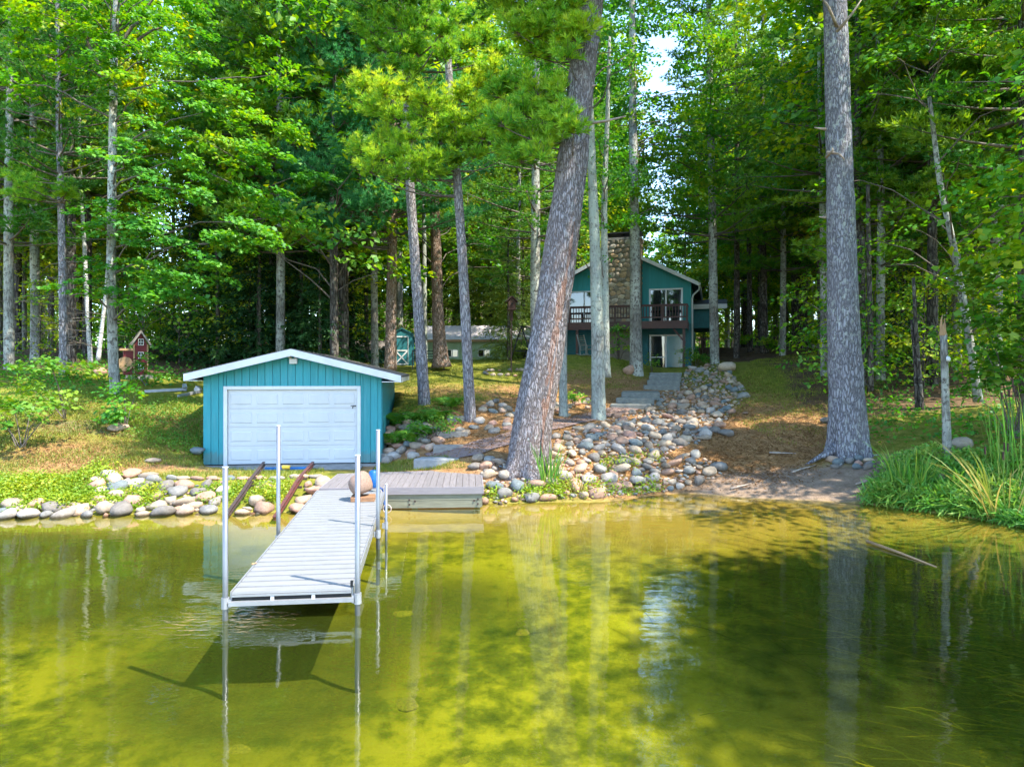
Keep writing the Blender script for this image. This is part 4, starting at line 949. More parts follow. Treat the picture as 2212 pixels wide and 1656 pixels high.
# low edging of flat stones
r = np.random.default_rng(3); x = 372
while x < 705:
    p = hit(x, 1036 + (-4 if x > 600 else 0), 13, 30); ra = r.uniform(.10, .2)
    link('edging_stone', ROCKS[r.integers(14)], ed, (p[0], p[1], p[2] + .03), (0, 0, r.uniform(-.2, .2)), (ra * 1.3, ra * .8, .10)); x += ra * 2.3 / p[1] * FP
def boulder(px, py, r_, lab, k, sq=.8, up=.35, loc=None, nm='boulder', sx=1.0):
    p = hit(px, py) if loc is None else np.array(loc)
    return tag(link(nm, ROCKS[k], None, (p[0], p[1], p[2] + r_ * up), (0, 0, k), (r_ * sx, r_, r_ * sq)), lab, nm)
ROCKS.append(rock_mesh('granite_boulder', 77, M['granite'], 3, 1.05, .05, 2))
bo = boulder(0, 0, .25, 'pink granite boulder resting on the timber block on the dock', 14, 1.1, .9, (wp[0] - .05, wp[1] + .14, dz(5.5) + .09))
boulder(1357, 808, .33, 'grey triangular boulder at the foot of the spotted trunk', 2, 1.1)
boulder(1567, 885 + 55, .36, 'flat dark boulder beside the right edge of the rock bank', 5, .45, .15, sx=1.3)
boulder(1785, 915, .24, 'grey boulder left of the big pine trunk', 6, .7)
boulder(1570, 800, .48, 'large grey boulder at the top of the rock bank', 7, .85)
boulder(2070, 968, .32, 'pale boulder in the weeds behind the broken trunk', 8, .9)
boulder(215, 812, .34, 'light grey boulder left of the birdhouse tower', 9, .85)
boulder(262, 803, .24, 'brownish boulder just left of the maple foot', 10, .85)
boulder(252, 928, .36, 'low grey boulder in the middle of the left slope', 11, .5, .15)
boulder(2040, 1050, .2, 'grey boulder among the marsh plants at the right', 12, 1.1)
boulder(1610, 895, .12, 'small pale stone lying on the right lawn slope', 13, .6)
boulder(425, 985, .22, 'grey boulder against the boathouse left corner', 3, .7)
boulder(330, 1000, .2, 'low boulder in the lit grass above the left rocks', 4, .5, .2)
# rocks on the lake bed
SUNK = [rock_mesh('sunken_rock', 500 + i, M['bedrock']) for i in range(8)]
for k, (px, py, r_) in enumerate(((866, 1262, .22), (1130, 1290, .18), (880, 1390, .22), (520, 1455, .2), (1010, 1470, .18))):
    Y = H * FP / (py - CY) * 1.08; x = (px - CX) / FP * Y
    tag(link('sunken_rock', SUNK[k], None, (x, Y, float(gz(x, Y)) - .02), (0, 0, k), (r_ * .8, r_ * .8, r_ * .3)), f'algae covered rock on the lake bed {["right of the dock","below the pine reflection","off the dock end","under the dock front","in the open water centre","among dark weed","by the dock leg","near the right shade"][k]}', 'sunken rock', 'sunken rocks off the dock')
# ------------------------------------------------------------------ vegetation builders
LEAF4 = (np.array([[0, 0, 0], [.5, .36, .10], [1, 0, -.06], [.5, -.36, .10]]), np.array([[0, 1, 2], [0, 2, 3]]))
def _lobed():
    a = [180, 115, 95, 62, 38, 16, 0, -16, -38, -62, -95, -115]; rr = [.30, .50, .34, .62, .40, .58, .80, .58, .40, .62, .34, .50]
    V = [(.36, 0, .05)] + [(.36 + .72 * r * math.cos(R_(t)), .95 * r * math.sin(R_(t)), .04 - .12 * r * r) for t, r in zip(a, rr)]
    return np.array(V), np.array([(0, 1 + i, 1 + (i + 1) % 12) for i in range(12)])
LEAFM = _lobed()
def leaves(C, Nn, S, tpl, r, jit=.55):
    "one leaf per row: position, facing, size"
    n = len(C); N = nrm(Nn + r.normal(size=(n, 3)) * jit); d = r.normal(size=(n, 3)); d[:, 2] -= .5
    X = nrm(d - (d * N).sum(1, keepdims=True) * N); Y = np.cross(N, X)
    T, F = tpl; V = C[:, None] + S[:, None, None] * (T[None, :, :1] * X[:, None] + T[None, :, 1:2] * Y[:, None] + T[None, :, 2:] * N[:, None])
    k = len(T); return V.reshape(-1, 3), (F[None] + (np.arange(n) * k)[:, None, None]).reshape(-1, F.shape[1])
def spray_pts(c, R, n, r, flat=.28, out=None):
    p = r.normal(size=(n, 3)); p = nrm(p) * (r.random((n, 1)) ** .45); p[:, 2] *= flat
    if out is not None: # tilt the spray so that it droops outward
        p[:, 2] -= .25 * (p[:, :2] @ out[:2])
    return c + p * R
class Crown:
    def __init__(s): s.V = []; s.F = []; s.T = []; s.n = 0; s.w = MB()
    def add(s, V, F, t): s.V.append(V); s.F.append(F + s.n); s.T.append(np.broadcast_to(t, len(V)) if np.ndim(t) else np.full(len(V), t)); s.n += len(V)
    def mesh(s, name, mat): return raw_mesh(name, np.concatenate(s.V), np.concatenate(s.F), [mat], False, {'tint': np.clip(np.concatenate(s.T), 0, 1)})
    def wood(s, name, mat): return s.w.mesh(name, mat, True) if s.w.n else None
def spray(cr, c, R, n, size, r, tpl, flat=.28, tint=.45, axis_=None, jit=.5):
    out = nrm(c - axis_) if axis_ is not None else None
    p = spray_pts(c, R, n, r, flat, out); N = np.tile([0, 0, 1.], (n, 1))
    if out is not None: N = N + .45 * out
    sz = size * r.uniform(.7, 1.25, n); V, F = leaves(p, N, sz, tpl, r, jit)
    cr.add(V, F, np.repeat(np.clip(tint + r.normal(size=n) * .13, 0, 1), len(tpl[0])))
def limb(cr, a, b, r0, r1, r, sag=.12, seg=5, n=5):
    t = np.linspace(0, 1, n)[:, None]; L = np.linalg.norm(b - a); m = a + (b - a) * t; m[:, 2] += (np.sin(t[:, 0] * math.pi) * sag * L); m[1:-1] += r.normal(size=(n - 2, 3)) * .03 * L
    cr.w.tube(m, np.linspace(r0, r1, n), seg, False)
def broad(seed, h, z0, rx, nsp, nleaf, size, tpl=LEAF4, Rs=(.7, 1.3), tint=(.3, .6), trunk=None, rz_=None, low=.35, flat=.3, lean=(0, 0)):
    "crown round a trunk of height h (local coordinates, base at the origin)"
    r = np.random.default_rng(seed); cr = Crown(); tr = trunk or (lambda z: np.array([lean[0] * z / h, lean[1] * z / h, z]))
    for k in range(nsp):
        u = r.random(); z = z0 + (h - z0) * u; prof = math.sin(math.pi * min(1, (low + (1 - low) * u)) ** 1.0) ** .6 if u < .98 else .3
        a = r.uniform(0, 6.283); rad = rx * prof * (.25 + .75 * r.random() ** .55)
        ax = tr(z); c = ax + np.array([math.cos(a) * rad, math.sin(a) * rad, r.normal() * .2])
        R = r.uniform(*Rs); t = r.uniform(*tint)
        spray(cr, c, R, max(8, int(nleaf * (R / Rs[1]) ** 2)), size, r, tpl, flat, t, ax)
        if k % 2 == 0: limb(cr, tr(max(z - rad * .5, z0 * .6)), c, .012 + .02 * rad / rx * h / 16, .008, r)
    return cr
def needles(cr, C, D, n, L, w, r, tint, spread=.8, up=.25):
    m = len(C); d = nrm(D[:, None] * .75 + nrm(r.normal(size=(m, n, 3))) * spread + np.array([0, 0, up])); l = L * r.uniform(.75, 1.15, (m, n, 1))
    b = C[:, None] + d * .01; s = nrm(np.cross(d, r.normal(size=(m, n, 3)))) * w
    V = np.stack([b - s, b + s, b + d * l], 2).reshape(-1, 3); F = np.arange(len(V)).reshape(-1, 3)
    tt = np.clip(np.asarray(tint)[:, None] + r.normal(size=(m, n)) * .08, 0, 1); cr.add(V, F, np.repeat(tt.ravel(), 3))
def pine_branch(cr, a, dir_, L, r, nn, nl, nw, step=.17, tint=.4, twig=.35, rise=.12, bare=.35, droop=.0):
    "one plumed bough from a along dir_"
    dir_ = nrm(np.asarray(dir_, float)); side = nrm(np.cross(dir_, [0, 0, 1.])); C = []; D = []
    n = 7; t = np.linspace(0, 1, n); pts = a + dir_ * L * t[:, None]; pts[:, 2] += rise * L * t ** 2 - droop * L * np.sin(t * math.pi)
    cr.w.tube(pts, np.linspace(.012 + .012 * L, .006, n), 5, False)
    for tt in np.arange(bare, 1.0, step / L * .75):
        p = np.array([np.interp(tt, t, pts[:, k]) for k in range(3)]); tw = twig * L * (1.15 - .75 * tt) * r.uniform(.6, 1.1)
        for sg in (-1, 1):
            td = nrm(dir_ * .75 + side * sg * r.uniform(.6, 1.0) + np.array([0, 0, r.uniform(.0, .45)]))
            k = max(2, int(tw / step)); q = np.linspace(.35, 1, k)[:, None]
            C.append(p + td * tw * q + r.normal(size=(k, 3)) * .03); D.append(np.tile(nrm(td + [0, 0, .25]), (k, 1)))
    C.append(pts[-1:]); D.append(dir_[None] + [[0, 0, .3]])
    C = np.concatenate(C); D = np.concatenate(D)
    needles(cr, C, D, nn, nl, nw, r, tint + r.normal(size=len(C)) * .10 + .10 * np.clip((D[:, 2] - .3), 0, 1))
def pine(seed, h, z0, L0, tiers, per, nn=9, nl=.2, nw=.02, step=.3, trunk=None, tint=(.3, .6), gap=.0, rise=(-.02, .2), prof=None, az=None):
    r = np.random.default_rng(seed); cr = Crown(); tr = trunk or (lambda z: np.array([0, 0, z]))
    for i in range(tiers):
        u = (i + .5) / tiers; z = z0 + (h - z0) * u
        Lt = L0 * (prof(u) if prof else (1 - u) ** .75 * (.75 + .25 * min(1, u * 5)) + .12)
        a0 = r.uniform(0, 6.28)
        for k in range(per):
            if r.random() < gap: continue
            a = a0 + k * 6.283 / per + r.normal() * .25 if az is None else r.uniform(*az); L = Lt * r.uniform(.7, 1.15)
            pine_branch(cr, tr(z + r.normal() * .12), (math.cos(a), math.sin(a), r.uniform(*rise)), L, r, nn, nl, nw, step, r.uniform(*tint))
    return cr
def spruce(seed, h, rad, z0, tint=(.3, .6), dens=1.0, size=.13):
    "dense drooping conifer made of flat feathery boughs"
    r = np.random.default_rng(seed); cr = Crown(); nt = int(h * 3.0)
    for i in range(nt):
        u = i / nt; z = z0 + (h - z0) * u; Lt = rad * (1 - u) ** .8 + .15
        for k in range(int(8 * dens)):
            a = r.uniform(0, 6.283); L = Lt * r.uniform(.6, 1.1); d = np.array([math.cos(a), math.sin(a), -.1]); s = np.array([-d[1], d[0], 0]); m = int(26 * L * dens) + 6
            q = r.random(m) ** .8; wv = (r.random(m) - .5) * L * .55 * (1.1 - q); p = np.array([0, 0, z]) + d * (L * q)[:, None] + s * wv[:, None]; p[:, 2] += -.30 * L * q ** 1.6 + .08 * L * q ** 4 - np.abs(wv) * .35 + r.normal(size=m) * .03
            N = np.tile([0, 0, 1.], (m, 1)) + d * .3
            T = (np.array([[0, 0, 0], [.5, .16, .02], [1, 0, -.1], [.5, -.16, .02]]), LEAF4[1])
            D = nrm(d * 1.0 + s[None] * np.sign(wv)[:, None] * .8 + [0, 0, -.25]); Nn = nrm(N + r.normal(size=(m, 3)) * .35); X = nrm(D - (D * Nn).sum(1, keepdims=True) * Nn); Y = np.cross(Nn, X)
            S = size * r.uniform(.8, 1.7, m); V = p[:, None] + S[:, None, None] * (T[0][None, :, :1] * X[:, None] + T[0][None, :, 1:2] * Y[:, None] + T[0][None, :, 2:] * Nn[:, None])
            cr.add(V.reshape(-1, 3), (T[1][None] + (np.arange(m) * 4)[:, None, None]).reshape(-1, 3), np.repeat(np.clip(r.uniform(*tint) + .25 * (q - .5) + r.normal(size=m) * .08, 0, 1), 4))
    cr.w.tube([(0, 0, 0), (0, 0, h * .5), (0, 0, h)], [.02 + h * .011, .01 + h * .006, .01], 7, False)
    return cr
def trunk_mb(pts, rad, seg=12, flare=0.0, lobes=5, rough=.04, seed=0, n=None):
    pts = np.asarray(pts, float); rad = np.asarray(rad, float); s = np.concatenate([[0], np.cumsum(np.linalg.norm(np.diff(pts, axis=0), axis=1))])
    L = s[-1]; n = n or max(6, int(L / .5)); t = np.concatenate([np.linspace(0, min(1.2, L * .2), 6, endpoint=False), np.linspace(min(1.2, L * .2), L, n)])
    def sm(y): # smooth interpolation
        v = np.interp(t, s, y); k = np.array([.25, .5, .25]); 
        for _ in range(2): v[1:-1] = np.convolve(v, k, 'valid')
        return v
    C = np.stack([sm(pts[:, k]) for k in range(3)], -1); Rr = sm(rad); r = np.random.default_rng(seed); ph = r.uniform(0, 6.28, 6)
    Rr = Rr * (1 + r.normal(size=len(Rr)) * rough * .5)
    fl = flare * np.exp(-t / .38)
    def rf(a, i):
        f = fl[i[:, 0]][:, None]; return 1 + (rough * .5) * np.sin(19 * a + ph[4] + 1.1 * np.sin(i * .5)) * (seg > 24) + f * (.55 + .45 * np.cos(lobes * a + ph[0]) + .25 * np.cos((lobes + 2) * a + ph[1])) + rough * (np.sin(3 * a + ph[2] + i * .35) + .7 * np.sin(7 * a + ph[3] - i * .6)) * .6
    return MB().tube(C, Rr, seg, True, rf)
def tree(name, label, base, pts, rad, bark, crown=None, leafm=None, seg=12, flare=.3, group=None, woodm='twig', rz=0, seed=0, cat='tree', rough=.04, extra=None):
    base = np.asarray(base, float); t = thing(name, label, cat, base, rz, group)
    q = np.asarray(pts, float) - base
    trunk_mb(q, rad, seg, flare, rough=rough, seed=seed).build('trunk', M[bark], t, True)
    for c, lm in (crown if isinstance(crown, list) else [(crown, leafm)]) if crown is not None else []:
        if c.n: link('crown', c.mesh('crown', M[lm]), t)
        w = c.wood('limbs', M[woodm])
        if w: tag(link('limbs', w, t), kind='stuff')
    if extra is not None: extra(t)
    return t
def pix(Y, *q): # trunk from pixels at distance Y; each (px, py, half width px)
    pts = np.array([P(a, b, Y) for a, b, _ in q]); rad = np.array([h / FP * Y for *_, h in q]); pts[0, 2] -= .25; return pts, rad
def onground(pts): b = pts[0].copy(); b[2] = float(gz(b[0], b[1])) - .05; return b
def along(pts, base):
    q = np.asarray(pts) - base
    return lambda z: np.array([np.interp(z, q[:, 2], q[:, 0]), np.interp(z, q[:, 2], q[:, 1]), z])

M['bark_scar'] = bark_mat('bare reddish wood', (.10, .05, .04), (.30, .19, .155), (.42, .32, .28), 22, .15, 0, warm=(.34, .17, .11))
def plumes(seed, b, specs, f, nn=20, nl=.195, nw=.016, step=.115, tint=.5, ntw=18):
    "needle plumes at known places; each is a bunch of upswept twigs on a limb from the trunk"
    r = np.random.default_rng(seed); cr = Crown()
    for q in specs:
        px, py, Y, R = q[:4]; dt = q[4] if len(q) > 4 else 0.0
        c = P(px, py, Y + r.normal() * .25) - b; a = f(np.clip(c[2] - .25 - .12 * abs(c[0]), .5, 40)); out = nrm((c - a) * [1, 1, 0]); C = []; D = []; base = c - [0, 0, .35 * R] - out * R * .3
        t = np.linspace(0, 1, 6)[:, None]; pts = a + (base - a) * t; pts[:, 2] -= .10 * np.sin(t[:, 0] * math.pi) * np.linalg.norm(base - a); cr.w.tube(pts, np.linspace(.012 + .012 * np.linalg.norm(base - a), .01, 6), 5, False)
        for k in range(ntw):
            d = nrm(np.array([r.normal(), r.normal(), 0]) * .75 + out * .45 + [0, 0, r.uniform(-.1, .95)]); L = R * r.uniform(.75, 1.3); m = max(3, int(L / step)); u = np.linspace(.3, 1, m)[:, None]
            p = base + d * L * u; p[:, 2] += .25 * L * u[:, 0] ** 2; C.append(p + r.normal(size=p.shape) * .025); D.append(np.tile(nrm(d + [0, 0, .35]), (m, 1)))
            cr.w.tube([base, base + d * L * .5 + [0, 0, .06 * L], p[-1]], [.009, .006, .003], 3, False)
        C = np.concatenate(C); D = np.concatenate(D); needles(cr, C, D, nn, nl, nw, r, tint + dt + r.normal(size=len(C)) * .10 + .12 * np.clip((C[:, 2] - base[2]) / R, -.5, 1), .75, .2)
    return cr
# ------------------------------------------------------------------ the leaning pine
pts, rad = pix(17.5, (1138, 1014, 46), (1150, 900, 41), (1176, 780, 38), (1203, 600, 36), (1230, 400, 33), (1251, 200, 29), (1278, 0, 25), (1300, -250, 20), (1310, -520, 13), (1312, -760, 5))
b = onground(pts); f = along(pts, b)
r = np.random.default_rng(21)
cr = plumes(21, b, [(1095, 20, 17.2, .5), (1140, 10, 17, .5), (1185, 25, 16.9, .5), (1225, 15, 16.7, .45), (1110, 60, 17.3, .45), (1155, 65, 17, .5), (1200, 75, 16.8, .45), (1240, 70, 16.6, .42, .1), (1262, 55, 16.5, .36, .1), (1225, 115, 16.7, .38), (1180, 110, 17, .4), (1135, 105, 17.2, .4), (1100, -30, 17, .5), (1170, -30, 17, .5), (1230, -30, 16.8, .5),
  (1105, 180, 17.3, .42, -.1), (1150, 190, 17.1, .45), (1195, 205, 16.9, .42), (1120, 235, 17.2, .45, -.1), (1165, 250, 17, .45), (1210, 255, 16.7, .42), (1238, 275, 16.5, .34), (1135, 290, 17.2, .45), (1180, 300, 17, .4), (1095, 310, 17.4, .45, -.1), (1120, 340, 17.4, .4, -.15), (1160, 330, 17.2, .36), (1075, 260, 17.6, .4, -.15), (1070, 200, 17.7, .4, -.2)], f, tint=.52)
up = pine(22, pts[-1, 2] - b[2], 13.2 - b[2], 4.0, 11, 6, 12, .2, .018, .22, f, (.3, .6), .1, (-.05, .25), az=(-1.5, .7))
def stubs(t):
    # weathered strip of bare reddish wood up the right side
    L3 = np.linspace(.25, 6.0, 40); q3 = np.stack([f(z) for z in L3]); zz_ = np.asarray(pts)[:, 2] - b[2]; rr3 = np.interp(L3, zz_, rad) * (1.035 + .5 * np.exp(-L3 / .38) * .6); V = []; F = []
    rs = np.random.default_rng(8); cen = R_(-62) + .10 * np.sin(L3 * 1.3); hw_ = R_(17) * np.clip(np.minimum(L3 - .1, 6.2 - L3) / 2.2, .12, 1) * (1 + .25 * np.sin(L3 * 5) + .2 * rs.normal(size=40))
    for i in range(40):
        for j in range(9): a_ = cen[i] + hw_[i] * (j / 4 - 1); V.append(q3[i] + rr3[i] * (1 - .05 * abs(j / 4 - 1) ** 3) * np.array([math.cos(a_), math.sin(a_), 0]))
    for i in range(39):
        for j in range(8): F.append((i * 9 + j, i * 9 + j + 1, (i + 1) * 9 + j + 1, (i + 1) * 9 + j))
    link('bark_scar', raw_mesh('bark_scar', np.array(V), F, [M['bark_scar']], True), t)
    for px, py, dx, dz_ in ((1268, 268, 1.0, .12), (1276, 70, .35, .06), (1272, 105, .22, .05), (1266, 190, .3, .0), (1258, 240, .25, .05)):
        a = P(px - 6, py, 17.4) - b; MB().tube([a, a + [dx * .5, -.05, dz_ * .4], a + [dx, -.1, dz_ + .03]], [.05, .035, .018], 6).build('broken_branch', M['deadwood'], t, True)
for az, L, z, n in ((3.3, 4.6, 12.3, 3), (3.7, 4.6, 12.6, 3), (4.0, 4.4, 13.2, 3), (3.5, 4.8, 13.6, 3), (3.9, 4.6, 14.4, 3), (3.4, 4.4, 14.8, 3), (5.45, 4.6, 12.6, 3), (5.7, 4.6, 13.3, 3), (5.3, 4.4, 13.9, 2)):  # unseen boughs added above the view to shade boathouse and landing
    for j in range(n): pine_branch(up, f(z - b[2]) + r.normal(size=3) * .15, (math.cos(az + r.normal() * .15), math.sin(az + r.normal() * .15), .04), L * r.uniform(.85, 1.1), r, 16, .2, .018, .2, .5, .35, .1, .3)
tree('leaning_pine', 'huge leaning pine with ridged grey bark rooted in the stone bank', b, pts, rad, 'bark_lean', [(cr, 'needle'), (up, 'needle_far')], None, 56, .5, rough=.045, seed=2, extra=stubs)

# ------------------------------------------------------------------ the big straight pine at the right
pts, rad = pix(19.0, (1832, 992, 38), (1829, 900, 37), (1822, 700, 32), (1815, 450, 28), (1808, 200, 25), (1803, 0, 23), (1798, -300, 19), (1796, -700, 11), (1795, -900, 3))
b = onground(pts); f = along(pts, b)
up = pine(31, pts[-1, 2] - b[2], 14.2 - b[2], 5.0, 12, 7, 12, .2, .018, .22, f, (.25, .55), .12, (-.1, .2))
def bstubs(t):
    for px, py, dx, dz_, y in ((1808, 60, -.75, .9, -.3), (1806, 70, .55, .75, -.3), (1783, 280, -.3, .05, 0), (1783, 470, -.18, .02, 0), (1786, 330, .3, -.3, -.35), (1784, 340, -.02, .12, -.4)):
        a = P(px, py, 18.75) - b; MB().tube([a, a + [dx * .5, y, dz_ * .45], a + [dx, y, dz_]], [.045, .03, .012], 6).build('dead_branch', M['deadwood'], t, True)
    g = gp(*(P(1700, 1000, 18.4)[:2])) - b
    for gx_, gy_ in ((-1.4, -.45), (.75, -.55), (-.6, -.8)):
        e = gp(b[0] + gx_, b[1] + gy_) - b; MB().tube([(gx_ * .2, gy_ * .2, .42), (gx_ * .38, gy_ * .38, .2), (gx_ * .62, gy_ * .62, .08), e - [0, 0, .04]], [.17, .12, .07, .02], 9).build('root', M['bark_bigpine'], t, True)
tree('big_pine', 'tall straight pine with pale blue grey bark above the sandy landing', b, pts, rad, 'bark_bigpine', [(up, 'needle_far')], None, 56, .95, rough=.035, seed=4, extra=bstubs)

# ------------------------------------------------------------------ the two slender pines with the sunlit boughs
def boughs(seed, b, specs, nn=22, nl=.18, nw=.0115, step=.175, tint=.5):
    r = np.random.default_rng(seed); cr = Crown()
    for px, py, Y, az, L, n in specs:
        for j in range(n): pine_branch(cr, P(px, py, Y) - b + r.normal(size=3) * [.1, .1, .12], (math.cos(az + r.normal() * .28), math.sin(az + r.normal() * .28), .06 + r.normal() * .1), L * r.uniform(.75, 1.12), r, nn, nl, nw, step, tint + r.normal() * .08, .42, .16, .22)
    return cr
LFT, RGT, FRT = 3.14, 0.0, 4.71
pts, rad = pix(24.0, (918, 878, 13), (905, 700, 11.5), (892, 500, 10.5), (884, 380, 9.5), (876, 200, 8), (870, 0, 6.5), (868, -200, 3))
b = onground(pts)
fA = along(pts, b)
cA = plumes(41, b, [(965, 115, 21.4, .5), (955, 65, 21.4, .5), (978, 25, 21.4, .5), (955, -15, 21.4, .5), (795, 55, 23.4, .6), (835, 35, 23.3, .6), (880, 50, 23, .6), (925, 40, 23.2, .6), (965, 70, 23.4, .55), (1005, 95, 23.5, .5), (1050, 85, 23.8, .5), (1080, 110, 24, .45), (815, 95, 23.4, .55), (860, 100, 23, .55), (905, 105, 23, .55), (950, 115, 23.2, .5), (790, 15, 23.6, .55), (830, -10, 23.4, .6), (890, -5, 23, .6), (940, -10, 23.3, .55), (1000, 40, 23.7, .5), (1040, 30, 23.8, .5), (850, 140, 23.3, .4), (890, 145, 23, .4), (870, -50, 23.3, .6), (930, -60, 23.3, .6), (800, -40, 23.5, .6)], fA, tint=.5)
upA = pine(44, 18.5 - b[2], 14.2 - b[2], 2.4, 7, 5, 10, .2, .018, .24, along(pts, b), az=(1.4, 4.6))
tree('slender_pine', 'slender leaning pine standing nearest the boathouse roof', b, pts, rad, 'bark_pine', [(cA, 'needle'), (upA, 'needle_far')], None, 16, .25, seed=5)
pts, rad = pix(22.0, (1017, 912, 12.5), (1008, 750, 11), (998, 550, 10), (988, 390, 9.5), (976, 250, 8.5), (966, 120, 7.5), (960, -30, 6), (958, -200, 3))
b = onground(pts)
fB = along(pts, b)
cB = plumes(42, b, [(785, 185, 21.6, .45, .1), (825, 195, 21.5, .5, .15), (870, 200, 21.4, .5, .15), (915, 212, 21.4, .5, .12), (955, 222, 21.4, .48, .1), (1000, 205, 21.3, .48, .1), (1040, 180, 21.3, .45, .15), (1068, 150, 21.3, .4, .15), (1075, 190, 21.4, .42, .1),
  (800, 235, 21.5, .5), (850, 245, 21.4, .5), (900, 255, 21.3, .5), (950, 262, 21.3, .48), (1000, 255, 21.3, .48), (1045, 235, 21.3, .45), (1082, 245, 21.4, .42, .05), (1095, 290, 21.5, .42, .05), (1050, 290, 21.4, .42), (1000, 300, 21.4, .45, -.05), (945, 300, 21.4, .45, -.05),
  (775, 318, 21.6, .48), (815, 335, 21.5, .5), (865, 330, 21.3, .5), (905, 345, 21.3, .5), (955, 335, 21.4, .42, -.05), (795, 365, 21.6, .42), (845, 375, 21.4, .46, -.05), (895, 380, 21.4, .45, -.1), (940, 370, 21.5, .38, -.1), (1100, 330, 21.7, .36), (1030, 330, 21.6, .36, -.1), (830, 290, 21.5, .45), (880, 295, 21.3, .45), (985, 345, 21.6, .36, -.15), (1125, 300, 21.8, .34)], fB, tint=.62)
upB = pine(45, 17.5 - b[2], 14.6 - b[2], 1.9, 5, 5, 10, .2, .018, .24, along(pts, b), az=(1.4, 4.4))
tree('slender_pine', 'slender pine with the bright yellow green boughs above mid picture', b, pts, rad, 'bark_pine', [(cB, 'needle'), (upB, 'needle_far')], None, 16, .25, seed=6)
# dense red pine behind, blue green boughs
pts, rad = pix(31.0, (843, 788, 13), (846, 600, 11), (848, 430, 10), (846, 250, 8.5), (840, 50, 7), (836, -150, 4))
b = onground(pts)
cC = pine(51, 22 - b[2], 8.6 - b[2], 5.2, 17, 7, 12, .19, .016, .19, along(pts, b), (.3, .65), .05, (.0, .35), prof=lambda u: .95 - .45 * u)
fC = along(pts, b)
cC2 = plumes(52, b, [(px + 6 * math.sin(px), py, 28 + .8 * math.sin(px * py), .75) for px, py in ((700, 95), (745, 55), (680, 175), (725, 215), (660, 255), (705, 300), (760, 280), (640, 330), (690, 365), (735, 345), (650, 420), (715, 425), (775, 440), (600, 390), (680, 470), (810, 430), (850, 440), (700, 30), (765, 130), (785, 200), (655, 130), (730, 130), (690, -20), (750, -10), (780, 20), (770, 370), (745, 250), (630, 370), (720, 480), (625, 440), (670, 60), (800, 480))], fC, 20, .2, .017, .15, .5, 16)
tree('red_pine', 'reddish barked pine with blue green crown behind the boathouse', b, pts, rad, 'bark_red', [(cC, 'needle_red'), (cC2, 'needle_red')], None, 16, .2, seed=7)

# ------------------------------------------------------------------ lichen trunk pair, spotted trunks, and others with known places
def bark_tree(name, label, Y, q, bark, crown=None, lm=None, seg=14, flare=.25, seed=0, group=None, mk=None):
    pts, rad = pix(Y, *q); b = onground(pts)
    c = mk(b, along(pts, b)) if mk else crown
    return tree(name, label, b, pts, rad, bark, c, lm, seg, flare, group, seed=seed)
def gapfill(b, f):
    r = np.random.default_rng(63); cr = Crown()
    L_ = [(px, py) for px in range(1295, 1580, 26) for py in range(-420, 480, 34)]
    for px, py in L_:
        px += r.normal() * 9; py += r.normal() * 9
        if 1395 < px < 1465 and 70 < py < 200 and r.random() < .78: continue
        if 1390 < px < 1480 and 200 <= py < 400 and r.random() < .12: continue
        if 1400 < px < 1490 and py > 440: continue
        if r.random() < .08: continue
        Y = r.uniform(33, 37.5); c = P(px, py, Y) - b; ax = f(np.clip(c[2] - .8, 4, 22)); spray(cr, c, r.uniform(.6, 1.0), 105, .20, r, LEAF4, .5, r.uniform(.3, .85), ax, .8)
        if r.random() < .3: limb(cr, ax, c, .03, .01, r, .06)
    return cr
bark_tree('lichen_oak', 'pale lichen covered trunk beside the path, nearest the stone bank', 23.5, ((1293, 912, 16), (1291, 750, 14), (1286, 560, 12), (1280, 420, 10), (1274, 260, 9), (1268, 100, 7), (1262, -100, 4)), 'bark_grey', seg=16, flare=.2,
          mk=lambda b, f: broad(61, 17 - b[2], 12.5 - b[2], 2.6, 40, 110, .14, LEAF4, (.6, 1.1), (.3, .55), f), lm='leaf')
bark_tree('lichen_oak', 'thinner grey trunk pressed against the pale lichen trunk', 25.0, ((1309, 800, 9), (1306, 600, 8), (1304, 480, 7), (1306, 380, 6), (1312, 250, 5), (1316, 80, 3)), 'bark_grey', seg=12,
          mk=lambda b, f: broad(62, 12.0 - b[2], 6.0 - b[2], 2.0, 34, 90, .13, LEAF4, (.45, .85), (.3, .6), f), lm='leaf')
bark_tree('spotted_pine', 'lichen spotted dark trunk before the cottage chimney', 34.0, ((1374, 810, 15), (1372, 650, 11.5), (1370, 500, 10.5), (1367, 300, 9), (1365, 100, 7.5), (1364, -60, 5)), 'bark_maple', seg=14,
          mk=gapfill, lm='leaf')
bark_tree('spotted_pine', 'dark spotted pine right of the cottage deck', 36.0, ((1543, 788, 10), (1540, 600, 9), (1537, 400, 8), (1533, 200, 7), (1530, 0, 5.5), (1528, -150, 3)), 'bark_maple', seg=14,
          mk=lambda b, f: pine(64, 24 - b[2], 9.3 - b[2], 4.0, 14, 6, 10, .22, .02, .28, f, (.35, .75), .1, (-.1, .15)), lm='needle_far')
bark_tree('small_oak', 'thin grey trunk directly behind the leaning pine foot', 24.0, ((1217, 902, 10), (1216, 800, 8.5), (1217, 700, 8), (1219, 560, 7), (1222, 400, 5)), 'bark_grey', seg=12)
bark_tree('dark_pine', 'dark trunk on the lawn left of the leaning pine', 30.0, ((1158, 790, 13), (1156, 640, 11), (1156, 480, 10), (1157, 300, 8.5), (1158, 100, 7), (1158, -100, 4)), 'bark_maple', seg=14,
          mk=lambda b, f: pine(65, 20 - b[2], 8.2 - b[2], 3.4, 12, 6, 10, .2, .018, .25, f, (.25, .55), .05, (-.1, .1)), lm='needle_far')
